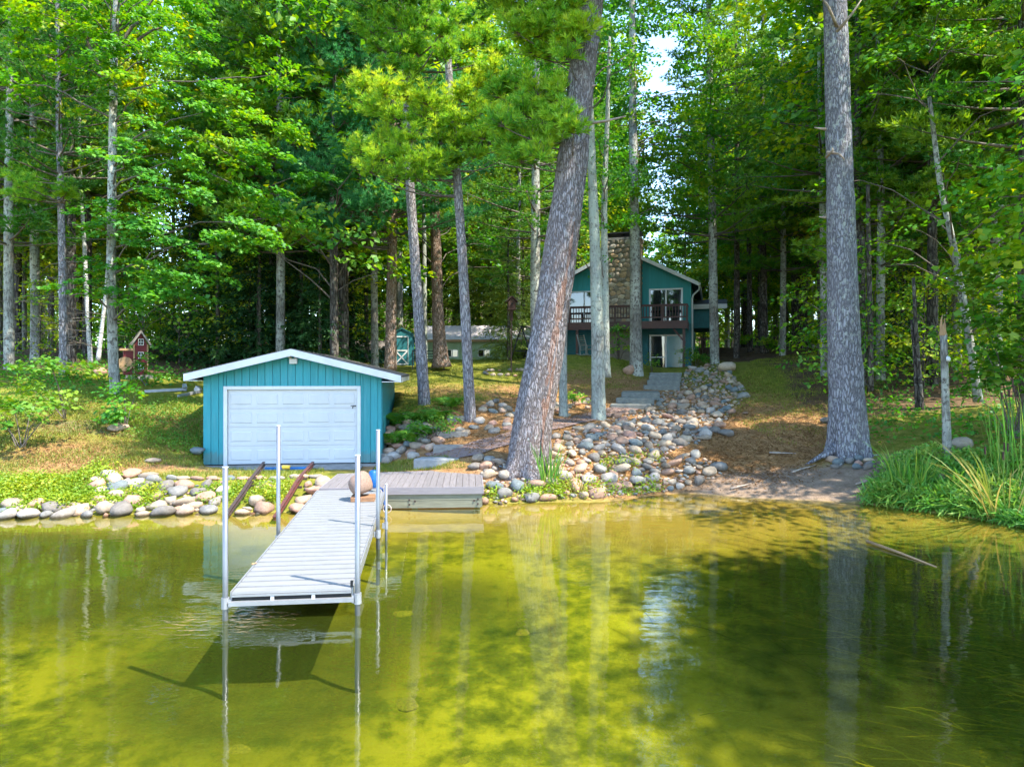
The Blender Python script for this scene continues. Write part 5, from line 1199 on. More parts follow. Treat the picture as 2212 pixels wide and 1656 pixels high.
bark_tree('old_pine', 'thick sunlit trunk base in front of the sage outbuilding', 34.0, ((954, 782, 18), (948, 720, 14), (944, 640, 12), (940, 500, 11), (936, 350, 9), (932, 150, 7)), 'bark_red', seg=14, flare=.35,
          mk=lambda b, f: broad(66, 19 - b[2], 8.4 - b[2], 4.0, 60, 90, .2, LEAF4, (.7, 1.2), (.2, .5), f), lm='leaf_far')
bark_tree('dark_pine', 'narrow dark trunk left of the reddish pine', 33.0, ((810, 788, 8.5), (808, 620, 7.5), (806, 470, 7), (804, 300, 6), (802, 100, 4)), 'bark_maple', seg=12)
bark_tree('thin_maple', 'thin grey trunk between the two slender pines', 36.0, ((918, 782, 5.5), (916, 600, 5), (915, 430, 4.5), (914, 250, 3.5)), 'bark_grey', seg=9)
bark_tree('thin_maple', 'thin brown trunk just left of the shed door', 35.0, ((792, 770, 5), (790, 560, 4.5), (789, 400, 4)), 'bark_dark', seg=9)

# spreading oak whose crown reaches into the upper right
b = gp(13.9, 14.2)
tree('spreading_oak', 'spreading oak whose leafy branches fill the upper right corner', b, [b + [0, 0, -.3], b + [-.1, 0, 6], b + [-.3, 0, 13], b + [-.2, 0, 20]], [.3, .25, .16, .03], 'bark_maple', broad(95, 20, 5.2, 4.6, 125, 70, .17, LEAFM, (.6, 1.1), (.3, .75), low=.45), 'leaf', 14, .3, seed=14)
# left maple
pts, rad = pix(23.0, (252, 856, 12), (244, 780, 10), (240, 600, 9.5), (241, 440, 8.8), (243, 300, 8.2), (246, 150, 7.4), (252, 0, 6.3), (258, -160, 4))
b = onground(pts); f = along(pts, b)
r = np.random.default_rng(71); cr = Crown()
MAP = [(300, 30, 23), (200, 40, 22.5), (330, 120, 23), (420, 110, 22), (150, 60, 22.5), (380, 190, 22.2), (300, 200, 22.3), (520, 200, 22.6), (450, 240, 22), (560, 260, 22.5), (330, 290, 22), (480, 320, 21.7), (400, 340, 21.8), (580, 340, 22.3), (300, 390, 21.8), (540, 400, 22), (350, 440, 21.6), (440, 420, 21.6), (300, 510, 21.6), (380, 520, 21.4), (520, 520, 21.3), (480, 505, 21.3), (560, 515, 21.4), (300, 590, 21.6), (350, 600, 21.3), (400, 615, 21.3), (330, 630, 21.5), (270, 460, 22), (215, 470, 22.4), (220, 200, 22.3), (90, 30, 22), (30, 60, 22), (20, 170, 21.8), (260, 640, 22), (640, 380, 23), (620, 280, 23), (600, 160, 23.5), (430, 30, 23.5), (90, 120, 22.5), (180, 150, 22.2), (250, 110, 22), (450, 560, 21.8), (290, 330, 21.9), (600, 440, 22.6), (640, 480, 22.8), (210, 590, 22.2), (180, 620, 22.3)]
for k, (px, py, Y) in enumerate(MAP):
    c = P(px, py, Y) - b; ax = f(np.clip(c[2] - .8, 1, 13)); t = r.uniform(.35, .6) + (.15 if py < 330 else 0)
    for j in range(5): spray(cr, c + r.normal(size=3) * [.42, .4, .26], r.uniform(.35, .62), 70, .15, r, LEAFM, .26, t + r.normal() * .08, ax, .45)
    if k % 2 == 0: limb(cr, ax, c, .035, .01, r, .05, 6, 7)
for px, py, Y in ((330, 0, 23), (150, 30, 22.5), (350, 60, 23.5)): limb(cr, f(P(0, 210 if px < 200 else 110, 23)[2] - b[2]), P(px, py, Y) - b, .07, .03, r, .0, 7, 6)
up = broad(72, 17.5 - b[2], 14.6 - b[2], 4.0, 30, 120, .16, LEAF4, (.7, 1.2), (.3, .6), f)
tree('maple', 'grey barked maple with large leafy branches left of the boathouse', b, pts, rad, 'bark_maple', [(cr, 'leaf'), (up, 'leaf_far')], None, 14, .35, seed=9)

# left pine with dead whiskers
pts, rad = pix(25.0, (138, 796, 9), (136, 650, 8), (133, 500, 7.2), (129, 350, 6.5), (126, 200, 5.5), (124, 0, 4), (123, -120, 2))
b = onground(pts); f = along(pts, b); r = np.random.default_rng(81)
cr = pine(81, 17 - b[2], 9.6 - b[2], 3.0, 11, 6, 12, .18, .014, .2, f, (.25, .5), .1, (-.05, .2)); dd_ = Crown()
cr2 = boughs(82, b, [(128, 440, 24.6, 3.4, 2.0, 3), (128, 430, 24.6, 5.5, 1.0, 3), (120, 400, 24.5, 3.0, 1.6, 2)], tint=.45)
for k in range(46):
    z = r.uniform(1.2, 7.0); a = r.uniform(0, 6.28); L = r.uniform(.8, 2.4); p = f(z); d = np.array([math.cos(a), math.sin(a), r.uniform(-.25, .1)])
    dd_.w.tube([p, p + d * L * .5 + [0, 0, .05], p + d * L + [0, 0, r.uniform(-.2, .2)]], [.016, .011, .004], 4, False)
tree('whisker_pine', 'straight pine with bare dead lower twigs at the far left', b, pts, rad, 'bark_pine', [(cr, 'needle_far'), (cr2, 'needle'), (dd_, 'needle')], None, 12, .2, seed=10)
bark_tree('birch', 'white birch stem standing upright left of the maple', 29.0, ((196, 770, 5), (190, 700, 4.6), (184, 560, 4.2), (176, 430, 3.8), (172, 330, 3.3), (170, 200, 2.4)), 'bark_birch', seg=9,
          mk=lambda b, f: broad(83, 15 - b[2], 10 - b[2], 2.0, 20, 70, .13, LEAF4, (.5, .9), (.4, .8), f), lm='leaf_far')
bark_tree('birch', 'white birch stem leaning towards the maple trunk', 28.5, ((212, 765, 4.6), (220, 710, 4.2), (228, 640, 3.8), (236, 540, 3.3), (240, 430, 2.4)), 'bark_birch', seg=9)
bark_tree('dark_pine', 'shaded brown trunk at the left edge of the woods', 30.0, ((78, 770, 11), (76, 650, 9.5), (74, 500, 8.5), (72, 300, 7), (70, 100, 5)), 'bark_maple', seg=11)
# right side: broken trunk, thin stems
pts, rad = pix(16.6, (2047, 1000, 9), (2044, 930, 8.5), (2041, 850, 7.6), (2039, 770, 7.2), (2037, 722, 7))
b = onground(pts)
def snag(t):
    q = P(2036, 722, 16.6) - b; rr_ = np.random.default_rng(4)
    for k in range(7):
        a = k / 7 * 6.28; p = q + np.array([.05 * math.cos(a), .05 * math.sin(a), -.03]); h = rr_.uniform(.08, .45) if k != 4 else .5
        MB().tube([p, p * [1, 1, 1] + [-.01, 0, h * .6], p + [-.02 * math.cos(a), 0, h]], [.036, .024, .003], 5).build('splinter', M['tan_wood'], t)
    e = P(2046, 775, 16.5) - b; MB().tube([e, e + [.02, -.03, .0], e + [.03, -.05, .01]], [.07, .06, .02], 8).build('bracket_fungus', M['offwhite'], t)
tree('dead_tree', 'dead snapped trunk with splintered top among the marsh plants', b, pts, rad, 'bark_maple', None, None, 12, .3, seed=11, cat='dead tree', extra=snag)
bark_tree('crooked_maple', 'crooked thin trunk leaning left behind the right shrub', 22.0, ((2112, 850, 8.5), (2098, 760, 8), (2082, 660, 7.5), (2070, 600, 7), (2058, 520, 6.5), (2040, 450, 6), (2026, 380, 5.6), (2018, 300, 5), (2006, 210, 4)), 'bark_maple', seg=11,
          mk=lambda b, f: broad(91, 15.5 - b[2], 5.5 - b[2], 3.2, 44, 55, .16, LEAFM, (.5, .95), (.35, .65), f), lm='leaf')
bark_tree('lichen_pine', 'dark trunk with pale lichen foot left of the big pine', 30.0, ((1783, 810, 12), (1781, 770, 9), (1780, 640, 8.5), (1778, 480, 8), (1774, 300, 7), (1770, 100, 5)), 'bark_maple', seg=12,
          mk=lambda b, f: pine(92, 20 - b[2], 10 - b[2], 3.6, 11, 6, 9, .22, .02, .3, f, (.25, .6), .1, (-.1, .15)), lm='needle_far')
for k, (Y, q, lab) in enumerate(((22.5, ((1992, 895, 5), (1985, 800, 4.5), (1978, 720, 4), (1972, 600, 3.2)), 'thin dark stem, the one nearer the broken trunk'), (22.6, ((1980, 880, 4), (1976, 780, 3.6), (1968, 690, 3.2)), 'thin dark stem, the left one of a close pair'),
      (25.0, ((1880, 830, 6), (1879, 700, 5.5), (1876, 560, 5), (1874, 400, 4)), 'slim trunk just right of the big pine'), (27.0, ((1862, 850, 9), (1861, 700, 8), (1860, 500, 7)), 'dark trunk half hidden behind the big pine'))):
    bark_tree('thin_tree', lab, Y, q, 'bark_dark', seg=9, seed=k)
for k, (px, py, w_px, Y, lab) in enumerate(((1650, 752, 9, 42, 'dark twin trunk on the far edge of the right lawn'), (1620, 752, 6, 43, 'slim trunk on the far lawn beside the twin trunk'), (1725, 748, 16, 46, 'shaggy thick trunk at the back of the right lawn'), (1770, 760, 4, 38, 'sapling stem on the right lawn'))):
    bark_tree('lawn_tree', lab, Y, ((px, py + 4, w_px), (px - 2, 600, w_px * .85), (px - 5, 400, w_px * .75), (px - 4, 150, w_px * .5), (px - 2, 0, w_px * .3)), 'bark_dark', seg=10, seed=k)

# ------------------------------------------------------------------ woods: prototypes, then copies
def proto(name, cat, h, rad, bark, cr, lm, seg=9):
    t = thing(name, '', cat, (0, -500, 0)); pts = np.array([(0, 0, -.3), (0.05, 0, h * .35), (-.06, .05, h * .7), (0, 0, h * .97)]); trunk_mb(pts, [rad, rad * .8, rad * .5, rad * .12], seg, .3).build('trunk', M[bark], t, True)
    link('crown', cr.mesh('crown', M[lm]), t); w = cr.wood('limbs', M['twig'])
    if w: tag(link('limbs', w, t), kind='stuff')
    return t
BR = [proto('broadleaf_tree', 'tree', h, .16, 'bark_maple' if k == 4 else 'bark_dark', broad(200 + k, h, z0, rx, ns_, 105, .25, LEAF4, (.8, 1.5), (.35, .95)), lm) for k, (h, z0, rx, ns_, lm) in enumerate(((19, 4, 3.8, 105, 'leaf_far'), (17, 6, 4.2, 100, 'leaf_far'), (21, 8, 4.0, 105, 'leaf_far'), (15, 3, 3.4, 90, 'leaf_far'), (16, 5, 3.6, 85, 'leaf_backlit')))]
PN = [proto('pine_tree', 'tree', h, .2, 'bark_maple' if k == 1 else 'bark_dark', pine(220 + k, h, z0, L, tr_, 6, 10, .28, .034, .30, None, (.4, .95), .12, (-.12, .15)), 'needle_far') for k, (h, z0, L, tr_) in enumerate(((23, 7, 4.4, 17), (21, 4.5, 3.8, 16), (25, 11, 4.6, 15)))]
SP = [proto('spruce_tree', 'tree', h, .1, 'bark_dark', spruce(240 + k, h, rd, .3, (.2, .6), 1.0, .16), lm) for k, (h, rd, lm) in enumerate(((8.5, 2.6, 'needle_spruce'), (6, 2.2, 'needle_spruce'), (9, 2.6, 'needle_lit')))]
SA = [proto('sapling', 'young tree', h, .035, 'bark_dark', broad(260 + k, h, .8, rx, ns_, 46, .17, LEAF4, (.5, .9), (.4, .95), low=.25), 'leaf_far', 6) for k, (h, rx, ns_) in enumerate(((5.5, 1.7, 34), (4, 1.5, 26), (7, 2.0, 40)))]
PROTO = BR + PN + SP + SA
rw = np.random.default_rng(77)
placed = []
def zone_name(px): return 'left' if px < 780 else ('middle' if px < 1560 else 'right')
LAB = {
 ('broadleaf_tree', 'left'): ('leafy woodland tree in the woods behind the boathouse and red tower', 'broadleaf trees of the left woods'),
 ('broadleaf_tree', 'middle'): ('leafy woodland tree rising behind the cottage and outbuildings', 'broadleaf trees behind the cottage'),
 ('broadleaf_tree', 'right'): ('leafy woodland tree in the woods behind the big right pine', 'broadleaf trees of the right woods'),
 ('pine_tree', 'left'): ('tall plumed pine in the woods behind the boathouse and red tower', 'pines of the left woods'),
 ('pine_tree', 'middle'): ('tall plumed pine rising behind the cottage and outbuildings', 'pines behind the cottage'),
 ('pine_tree', 'right'): ('tall plumed pine in the woods behind the big right pine', 'pines of the right woods'),
 ('spruce_tree', 'left'): ('dark drooping spruce between the red tower and boathouse roof', 'spruces behind the boathouse'),
 ('spruce_tree', 'middle'): ('sunlit drooping spruce beside the sage outbuilding', 'spruces by the outbuilding'),
 ('spruce_tree', 'right'): ('dark drooping spruce in the right woods', 'spruces of the right woods'),
 ('sapling', 'left'): ('thin leafy sapling under the trees of the left woods', 'saplings of the left woods'),
 ('sapling', 'middle'): ('thin leafy sapling behind the lawn and cottage', 'saplings behind the lawn'),
 ('sapling', 'right'): ('thin leafy sapling under the trees of the right woods', 'saplings of the right woods')}
DESC = ['leafy tree with low branches', 'broad leafy tree', 'tall high crowned leafy tree', 'short full leafy tree', 'yellow backlit leafy tree', 'tall plumed pine', 'full pine with low boughs', 'high crowned pine', 'dark drooping spruce', 'small dark spruce', 'sunlit drooping spruce', 'thin leafy sapling', 'low leafy sapling', 'tall thin sapling']
MARKS = [(110, 'at the far left edge'), (210, 'behind the whisker pine and birches'), (330, 'behind the red tower house'), (470, 'above the boathouse left eave'), (640, 'above the boathouse ridge'), (780, 'left of the reddish pine trunk'), (900, 'behind the gambrel shed'), (1110, 'above the sage outbuilding'), (1240, 'behind the leaning pine'), (1400, 'above the cottage chimney'), (1560, 'above the cottage right roof'), (1680, 'behind the right lawn edge'), (1790, 'left of the big straight pine'), (1900, 'right behind the big straight pine'), (2040, 'behind the dead snapped trunk'), (2150, 'behind the crooked maple'), (1e9, 'at the far right edge')]
def put(p, x, y, s=1.0, rz=None):
    nm = p.name.split('.')[0]; px = CX + FP * x / y; lab, grp = LAB[(nm, zone_name(px))]
    k = [q is p for q in PROTO].index(True)
    if px > 2330: lab = DESC[k] + ' on the right bank beyond the marsh plants'
    else: lab = ('near ' if y < 34 else 'mid-distance ' if y < 50 else 'distant ') + DESC[k] + ' ' + [t_ for lim, t_ in MARKS if px < lim][0]
    o = dup(p, (x, y, float(gz(x, y)) - .08), rw.uniform(0, 6.28) if rz is None else rz, s, lab, grp); placed.append((x, y)); return o
HOLES = [((1395, 1480), 430, 40), ((300, 440), 170, 40), ((870, 1010), 440, 40)]
def clear(x, y, h, rx):
    px = CX + FP * x / y; half = FP * rx / y; top = CY - FP * (float(gz(x, y)) + h - H) / y
    for (a, b_), yt, _ in HOLES[:2]:
        if px + half * .45 > a and px - half * .45 < b_ and top < yt: return False
    return True
def bad(x, y, rx):
    px = CX + FP * x / y
    if y < 52 and 1180 < px < 1580 and y > 36: return True        # cottage
    if y < 49 and 860 < px < 1180: return True                     # outbuilding
    if y < 47 and 1560 < px < 1800: return True                    # right lawn
    if y < 40 and 780 < px < 1800: return True                     # lawn
    return False
def try_put(kinds, n, xr, yr, s=(.85, 1.15), dmin=2.2, test=True):
    k = 0; tries = 0
    while k < n and tries < n * 40:
        tries += 1; y = rw.uniform(*yr); x = rw.uniform(*xr) * (y if xr[1] < 3 else 1); p = kinds[rw.integers(len(kinds))]; sc_ = rw.uniform(*s)
        hh = {'broadleaf_tree': 19, 'pine_tree': 23, 'spruce_tree': 8.5, 'sapling': 5.5}[p.name.split('.')[0]] * sc_; rx = {'broadleaf_tree': 4, 'pine_tree': 3.8, 'spruce_tree': 2.4, 'sapling': 1.7}[p.name.split('.')[0]] * sc_
        if bad(x, y, rx) or (test and not clear(x, y, hh, rx)): continue
        if placed and min((x - a) ** 2 + (y - b_) ** 2 for a, b_ in placed) < dmin ** 2: continue
        put(p, x, y, sc_); k += 1
# left woods
try_put([BR[0], BR[1], BR[2], PN[1], PN[0]], 28, (-.76, -.23), (28.5, 46), (1.0, 1.3))
try_put(BR + PN, 26, (-.78, -.18), (46, 72), (1.1, 1.4))
# right woods
try_put([PN[0], PN[1], BR[1], BR[2], BR[4]], 22, (.44, .80), (26, 46), (1.0, 1.25))
try_put(BR + PN, 28, (.28, .80), (46, 72), (1.1, 1.4))
# behind the cottage and outbuildings
try_put(BR + [PN[1], PN[0]], 28, (-.2, .32), (50, 74), (1.1, 1.5))
try_put([BR[0], BR[3], BR[1]], 40, (-.8, .8), (72, 100), (.75, 1.0), 3)
# understory
try_put(SA, 44, (-.76, -.22), (29, 52), dmin=1.5)
try_put(SA, 52, (.38, .80), (24, 52), dmin=1.4)
try_put(SA, 40, (-.22, .45), (49, 66), dmin=1.6)
for px, Y, k, s in ((470, 31, 0, 1.0), (560, 30.5, 0, .95), (650, 31.5, 0, 1.0), (720, 33, 1, 1.1), (600, 33, 1, 1.0), (410, 33, 0, .9), (520, 34, 0, 1.1), (690, 29.5, 1, .85), (760, 35, 0, .9), (1098, 39.0, 2, .85), (1060, 47, 2, 1.2), (1130, 45, 2, 1.1), (1010, 47, 2, 1.2), (1950, 33, 1, 1), (2020, 36, 0, .9), (1900, 40, 0, .9)):
    p = P(px, 0, Y); put(SP[k], p[0], Y, s)
for px, Y, k, s in ((1640, 47, 0, .8), (1700, 50, 3, .8), (1590, 50, 3, .9), (1520, 55, 0, .9), (1250, 53, 3, .9), (1430, 52, 3, .55), (700, 38, 1, 1.0), (600, 37, 4, .95), (520, 40, 4, 1.0), (1740, 44, 1, .9), (1190, 50, 1, .9), (1060, 52, 4, .85), (1290, 60, 0, .9)):
    p = P(px, 0, Y); put(BR[k], p[0], Y, s)
for px, Y, k, s in ((1590, 41, 0, .95), (1690, 40, 1, .95), (1480, 57, 1, .6), (1900, 28, 1, .9), (2010, 27, 0, .9), (2150, 27, 1, 1.0), (2210, 23, 0, 1.0), (20, 27, 1, .95), (760, 36, 1, .9), (1120, 44, 1, .85)):
    p = P(px, 0, Y); put(PN[k], p[0], Y, s)
# trees on the right bank beyond the frame
for x, y, p, s in ((13.6, 6.0, BR[1], 1.0), (15.2, 2.6, BR[2], 1.0), (18.5, 3.0, BR[3], 1.1), (14.6, 16.5, BR[3], 1.0), (18, 15, PN[0], .95), (21, 5, BR[1], 1.0)): put(p, x, y, s)
_by = {}
for o_ in col.objects:
    if o_.parent is None and o_.get('group') and o_.get('category') in ('tree', 'young tree') and o_.location.y > -100: _by.setdefault(o_['label'], []).append(o_)
for l_, os_ in _by.items():
    if 1 < len(os_) < 6 and l_:
        os_.sort(key=lambda q: q.location.x / q.location.y)
        for q, wd_ in zip(os_, {2: ('left of two', 'right of two'), 3: ('leftmost', 'middle one', 'rightmost'), 4: ('leftmost', 'second from left', 'third from left', 'rightmost'), 5: ('leftmost', 'second from left', 'middle one', 'second from right', 'rightmost')}[len(os_)]): q['label'] = l_ + ', ' + wd_
for p in PROTO:
    for ch in list(p.children): bpy.data.objects.remove(ch)
    bpy.data.objects.remove(p)
# far wood mass closing the view
cr = Crown(); r = np.random.default_rng(99)
for k in range(820):
    x = r.uniform(-105, 105); y = r.uniform(98, 112) - .0008 * x * x; z = 4.8 + r.random() ** 1.8 * 20; px, py = proj(np.array([x, y, z]))
    if not (1330 < px < 1500 and py < 470) and not (240 < px < 490 and py < 200): spray(cr, np.array([x, y, z]), r.uniform(2, 3.6), 60, 1.1, r, LEAF4, .6, r.uniform(.1, .7))
tag(link('far_woods', cr.mesh('far_woods', M['leaf_far'])), kind='stuff')

# ------------------------------------------------------------------ shrubs and waterside plants
def shrub(name, label, base, H_, rx, nsp, nleaf, size, lm, seed, tpl=LEAFM, Rs=(.25, .5), tint=(.3, .8), stems=5, cat='shrub', flat=.4, ry=None):
    r = np.random.default_rng(seed); cr = Crown(); t = thing(name, label, cat, base)
    for k in range(nsp):
        a = r.uniform(0, 6.28); q = r.random() ** .5; z = H_ * (.25 + .75 * r.random()); rad = rx * q * (1.1 - .5 * abs(z / H_ - .6)); c = np.array([math.cos(a) * rad, math.sin(a) * rad * (ry or 1), z])
        spray(cr, c, r.uniform(*Rs), nleaf, size, r, tpl, flat, r.uniform(*tint), np.array([0, 0, z * .5]))
        if k % 3 == 0: cr.w.tube([(r.normal() * .04, r.normal() * .04, -.1), c * [.45, .45, .6], c], [.018, .012, .005], 5, False)
    link('foliage', cr.mesh('foliage', M[lm]), t); link('stems', cr.wood('stems', M['twig']), t); return t
shrub('maple_shrub', 'young sunlit maple bush with slanting stems at the far left', gp(*P(45, 945, 17.8)[:2]), 2.2, 1.15, 18, 36, .14, 'leaf_bright', 301, tint=(.5, 1))
shrub('maple_shrub', 'arching leafy maple sprays left of the maple trunk', gp(*P(140, 880, 20)[:2]), 1.6, 1.0, 11, 32, .14, 'leaf_bright', 302, tint=(.5, 1))
shrub('oak_seedling', 'low green seedling bush at the foot of the left maple', gp(*P(272, 905, 19.6)[:2]), 1.15, .6, 14, 30, .13, 'leaf', 303)
shrub('oak_seedling', 'small leafy sprout beside the red tower house', gp(*P(318, 830, 24.5)[:2]), 1.0, .5, 9, 22, .14, 'leaf_bright', 304)
shrub('maple_shrub', 'big leafy maple bush overhanging the bank at the right edge', gp(*P(2190, 900, 17.5)[:2]), 4.3, 1.35, 46, 46, .20, 'leaf_bright', 305, Rs=(.4, .7), tint=(.5, 1.0))
shrub('maple_shrub', 'upper maple spray at the right edge above the bush', gp(*P(2215, 880, 18.5)[:2]), 5.6, 1.2, 24, 40, .18, 'leaf', 306, Rs=(.4, .7), tint=(.3, .8))
shrub('sapling_plant', 'small green bush between the thin trunk and the lichen trunk', gp(*P(1240, 855, 26)[:2]), .55, .32, 9, 26, .11, 'leaf', 307)
shrub('sapling_plant', 'yellow green seedling in front of the basement door', gp(*P(1408, 800, 34.8)[:2]), .9, .3, 8, 20, .13, 'leaf_bright', 308)
shrub('yard_shrub', 'shaded shrub below the cottage chimney', gp(*P(1335, 790, 37)[:2]), 1.7, .9, 14, 40, .14, 'leaf', 309, LEAF4)
shrub('yard_shrub', 'low shrub on the mound right of the basement door', gp(*P(1500, 790, 36)[:2]), 1.1, .7, 12, 36, .13, 'leaf_bright', 310, LEAF4)
shrub('yard_shrub', 'bushes behind the birdhouse pole near the swing', gp(*P(1140, 775, 41)[:2]), 1.3, .9, 12, 50, .17, 'leaf_bright', 311, LEAF4)
for k, (px, py, Y) in enumerate(((1630, 770, 42), (1700, 752, 50), (1750, 755, 48))): shrub('yard_shrub', ['green bush at the far edge of the right lawn', 'lit bush behind the right lawn', 'bush beside the shaggy thick trunk'][k], gp(*P(px, py, Y)[:2]), 1.6, 1.2, 14, 46, .17, 'leaf_bright' if k else 'leaf', 315 + k, LEAF4)
# ferns
def fern(label, base, n, L, seed):
    r = np.random.default_rng(seed); V = []; F = []; T = []; nb_ = 0; t = thing('fern', label, 'fern', base)
    for k in range(n):
        a = k / n * 6.283 + r.normal() * .2; l = L * r.uniform(.75, 1.15); o = np.array([r.normal() * .1, r.normal() * .1, 0]); d = np.array([math.cos(a), math.sin(a), 0]); s = np.array([-d[1], d[0], 0])
        q = np.linspace(0, 1, 13); ax = o + d * (l * .75 * q)[:, None]; ax[:, 2] += l * (.95 * q - .75 * q ** 2.2)
        for i in range(1, 13):
            wdt = .26 * l * math.sin(min(1, q[i] * 1.05) * math.pi) ** .6 * (1.1 - q[i] * .7) + .02
            for sg in (-1, 1):
                b_ = ax[i]; tip = b_ + s * sg * wdt + d * .05 * l + [0, 0, -.03]; e = (ax[i] - ax[i - 1]) * .42
                V += [b_ - e, b_ + e, tip + e * .3, tip - e * .3]; F.append((nb_, nb_ + 1, nb_ + 2)); F.append((nb_, nb_ + 2, nb_ + 3)); nb_ += 4; T += [r.uniform(.3, .8)] * 4
    link('fronds', raw_mesh('fronds', np.array(V), np.array(F), [M['fern']], False, {'tint': np.array(T)}), t); return t
for k, (px, py, Y) in enumerate(((852, 915, 20.8), (885, 925, 20.6), (920, 930, 20.7), (945, 905, 22), (975, 880, 23.5), (905, 900, 22), (868, 895, 22))):
    fern(['fern tucked against the boathouse right wall', 'bright fern in the front of the bed by the boathouse', 'fern above the middle timber step', 'fern left of the topmost timber step', 'fern between the two slender pine trunks', 'fern at the foot of the nearer slender pine', 'rearmost fern along the boathouse wall'][k], gp(*P(px, py, Y)[:2]), 13, .95, 330 + k)
shrub('bed_plants', 'leafy low plants among the stones right of the ferns', gp(*P(935, 935, 20.3)[:2]), .7, .8, 14, 30, .10, 'leaf_bright', 341, LEAF4, (.2, .4))
# blades: iris, cattail, marsh grass
def blades(name, label, cat, base, n, L, w, spread, lm, seed, lean=.35, rad=.25, heads=0):
    r = np.random.default_rng(seed); V = []; F = []; T = []; nb_ = 0; t = thing(name, label, cat, base)
    for k in range(n):
        a = r.uniform(0, 6.28); o = np.array([math.cos(a), math.sin(a), 0]) * rad * r.random() ** .5; l = L * r.uniform(.6, 1.1); aa = a + r.normal() * .6; d = np.array([math.cos(aa), math.sin(aa), 0]) * lean * r.uniform(.2, 1.3); s = nrm(np.array([-d[1], d[0], 0]) + r.normal(size=3) * .3) * w; bend = r.uniform(.1, 1.0)
        q = np.linspace(0, 1, 6); ax = o + d * (l * (q * .6 + q ** 2.5 * spread))[:, None]; ax[:, 2] += l * (q - bend * .35 * lean * q ** 3) - .1
        wv = np.array([.8, 1, 1, .85, .55, .04])[:, None]
        V.append(np.concatenate([ax - s * wv, ax + s * wv])); F += [(nb_ + i, nb_ + i + 1, nb_ + 7 + i, nb_ + 6 + i) for i in range(5)]; nb_ += 12; T += [r.uniform(.15, .95)] * 12
    link('blades', raw_mesh('blades', np.concatenate(V), np.array(F), [M[lm]], True, {'tint': np.array(T)}), t)
    for k in range(heads):
        x, y = r.normal() * .15, r.normal() * .12; h = L * r.uniform(.75, 1.0); m = MB(); m.tube([(x, y, -.1), (x * 1.4, y, h)], .007, 5); m.build('stalk', M['reed_dry'], t); MB().tube([(x * 1.38, y, h - .16), (x * 1.4, y, h)], [.018, .018], 7).build('seed_head', M['birdwood'], t)
    return t
blades('iris_clump', 'tall green iris clump at the foot of the leaning pine', 'iris', gp(*P(1185, 1045, 16.9)[:2]), 60, 1.15, .014, .5, 'reed', 351, .35, .22)
blades('iris_clump', 'smaller grass clump by the waterline right of the iris', 'grass clump', gp(*P(1248, 1070, 16.6)[:2]), 30, .6, .010, .5, 'reed_dry', 352, .5, .15)
blades('iris_clump', 'tall sword leaved iris clump before the broken trunk', 'iris', gp(*P(1965, 1052, 16.0)[:2]), 90, 1.2, .017, .5, 'reed', 353, .5, .4)
blades('cattail_clump', 'yellowing cattails leaning over the water at the right edge', 'cattails', gp(*P(2165, 1125, 14.2)[:2]), 80, 1.5, .014, .8, 'reed_dry', 354, .7, .45, 4)
blades('cattail_clump', 'tall cattails standing behind the right marsh plants', 'cattails', gp(*P(2195, 1070, 15.2)[:2]), 50, 2.3, .012, .3, 'reed', 355, .25, .5, 5)
blades('iris_clump', 'iris leaves in the marsh plants right of the broken trunk', 'iris', gp(*P(2090, 1075, 15.4)[:2]), 50, .9, .014, .6, 'reed', 356, .6, .4)
M['litter'] = leaf_mat('needle litter', [(0.0, (.10, .05, .02)), (.5, (.24, .125, .05)), (1.0, (.40, .25, .12))], .1, .05, 0)
# ground covers (nobody could count them)
def cover(name, polys, n, hgt, size, lm, seed, tpl=LEAF4, y0=11, tint=(.2, .9), jit=.7, zmin=.0, clump=.12, per=5, mask=None):
    r = np.random.default_rng(seed); C = []
    for poly, m in zip(polys, n):
        xs_ = [q[0] for q in poly]; ys_ = [q[1] for q in poly]; px = r.uniform(min(xs_), max(xs_), m * 3); py = r.uniform(min(ys_), max(ys_), m * 3); ok = inpoly(px, py, poly)
        for a, b_ in list(zip(px[ok], py[ok]))[:m]: C.append(hit(a, b_, y0, 40))
    C = np.array(C); C = np.repeat(C, per, 0); C[:, :2] += r.normal(size=(len(C), 2)) * clump; C[:, 2] = gz(C[:, 0], C[:, 1]); C = C[C[:, 2] > zmin]; nz_ = np.sin(C[:, 0] * 2.3 + 1) * np.sin(C[:, 1] * 2.9) * .5 + .5
    C[:, 2] += hgt * r.random(len(C)) * (.4 + .8 * nz_) + .02
    V, F = leaves(C, np.tile([0, 0, 1.], (len(C), 1)), size * r.uniform(.6, 1.3, len(C)), tpl, r, jit)
    tag(link(name, raw_mesh(name, V, F, [M[lm]], False, {'tint': np.clip(np.repeat(r.uniform(*tint, len(C)) * .7 + .3 * np.repeat(nz_, 1), len(tpl[0])), 0, 1)})), kind='stuff')
BLADE = (np.array([[0, -.05, 0], [0, .05, 0], [.55, .04, .1], [.55, -.04, .1], [1, 0, .02]]), np.array([[0, 1, 2], [0, 2, 3], [3, 2, 4]]))
cover('shore_weeds', [[(-40, 1110), (-40, 1040), (120, 1035), (215, 1060), (240, 1085), (200, 1100)], [(200, 1085), (330, 1060), (350, 1090), (300, 1105)], [(562, 1048), (622, 1048), (606, 1085), (545, 1090)], [(440, 1055), (520, 1050), (500, 1085), (440, 1090)], [(150, 1040), (220, 1000), (260, 1040), (220, 1060)]], (700, 130, 130, 90, 80), .2, .06, 'weed', 401, per=15)
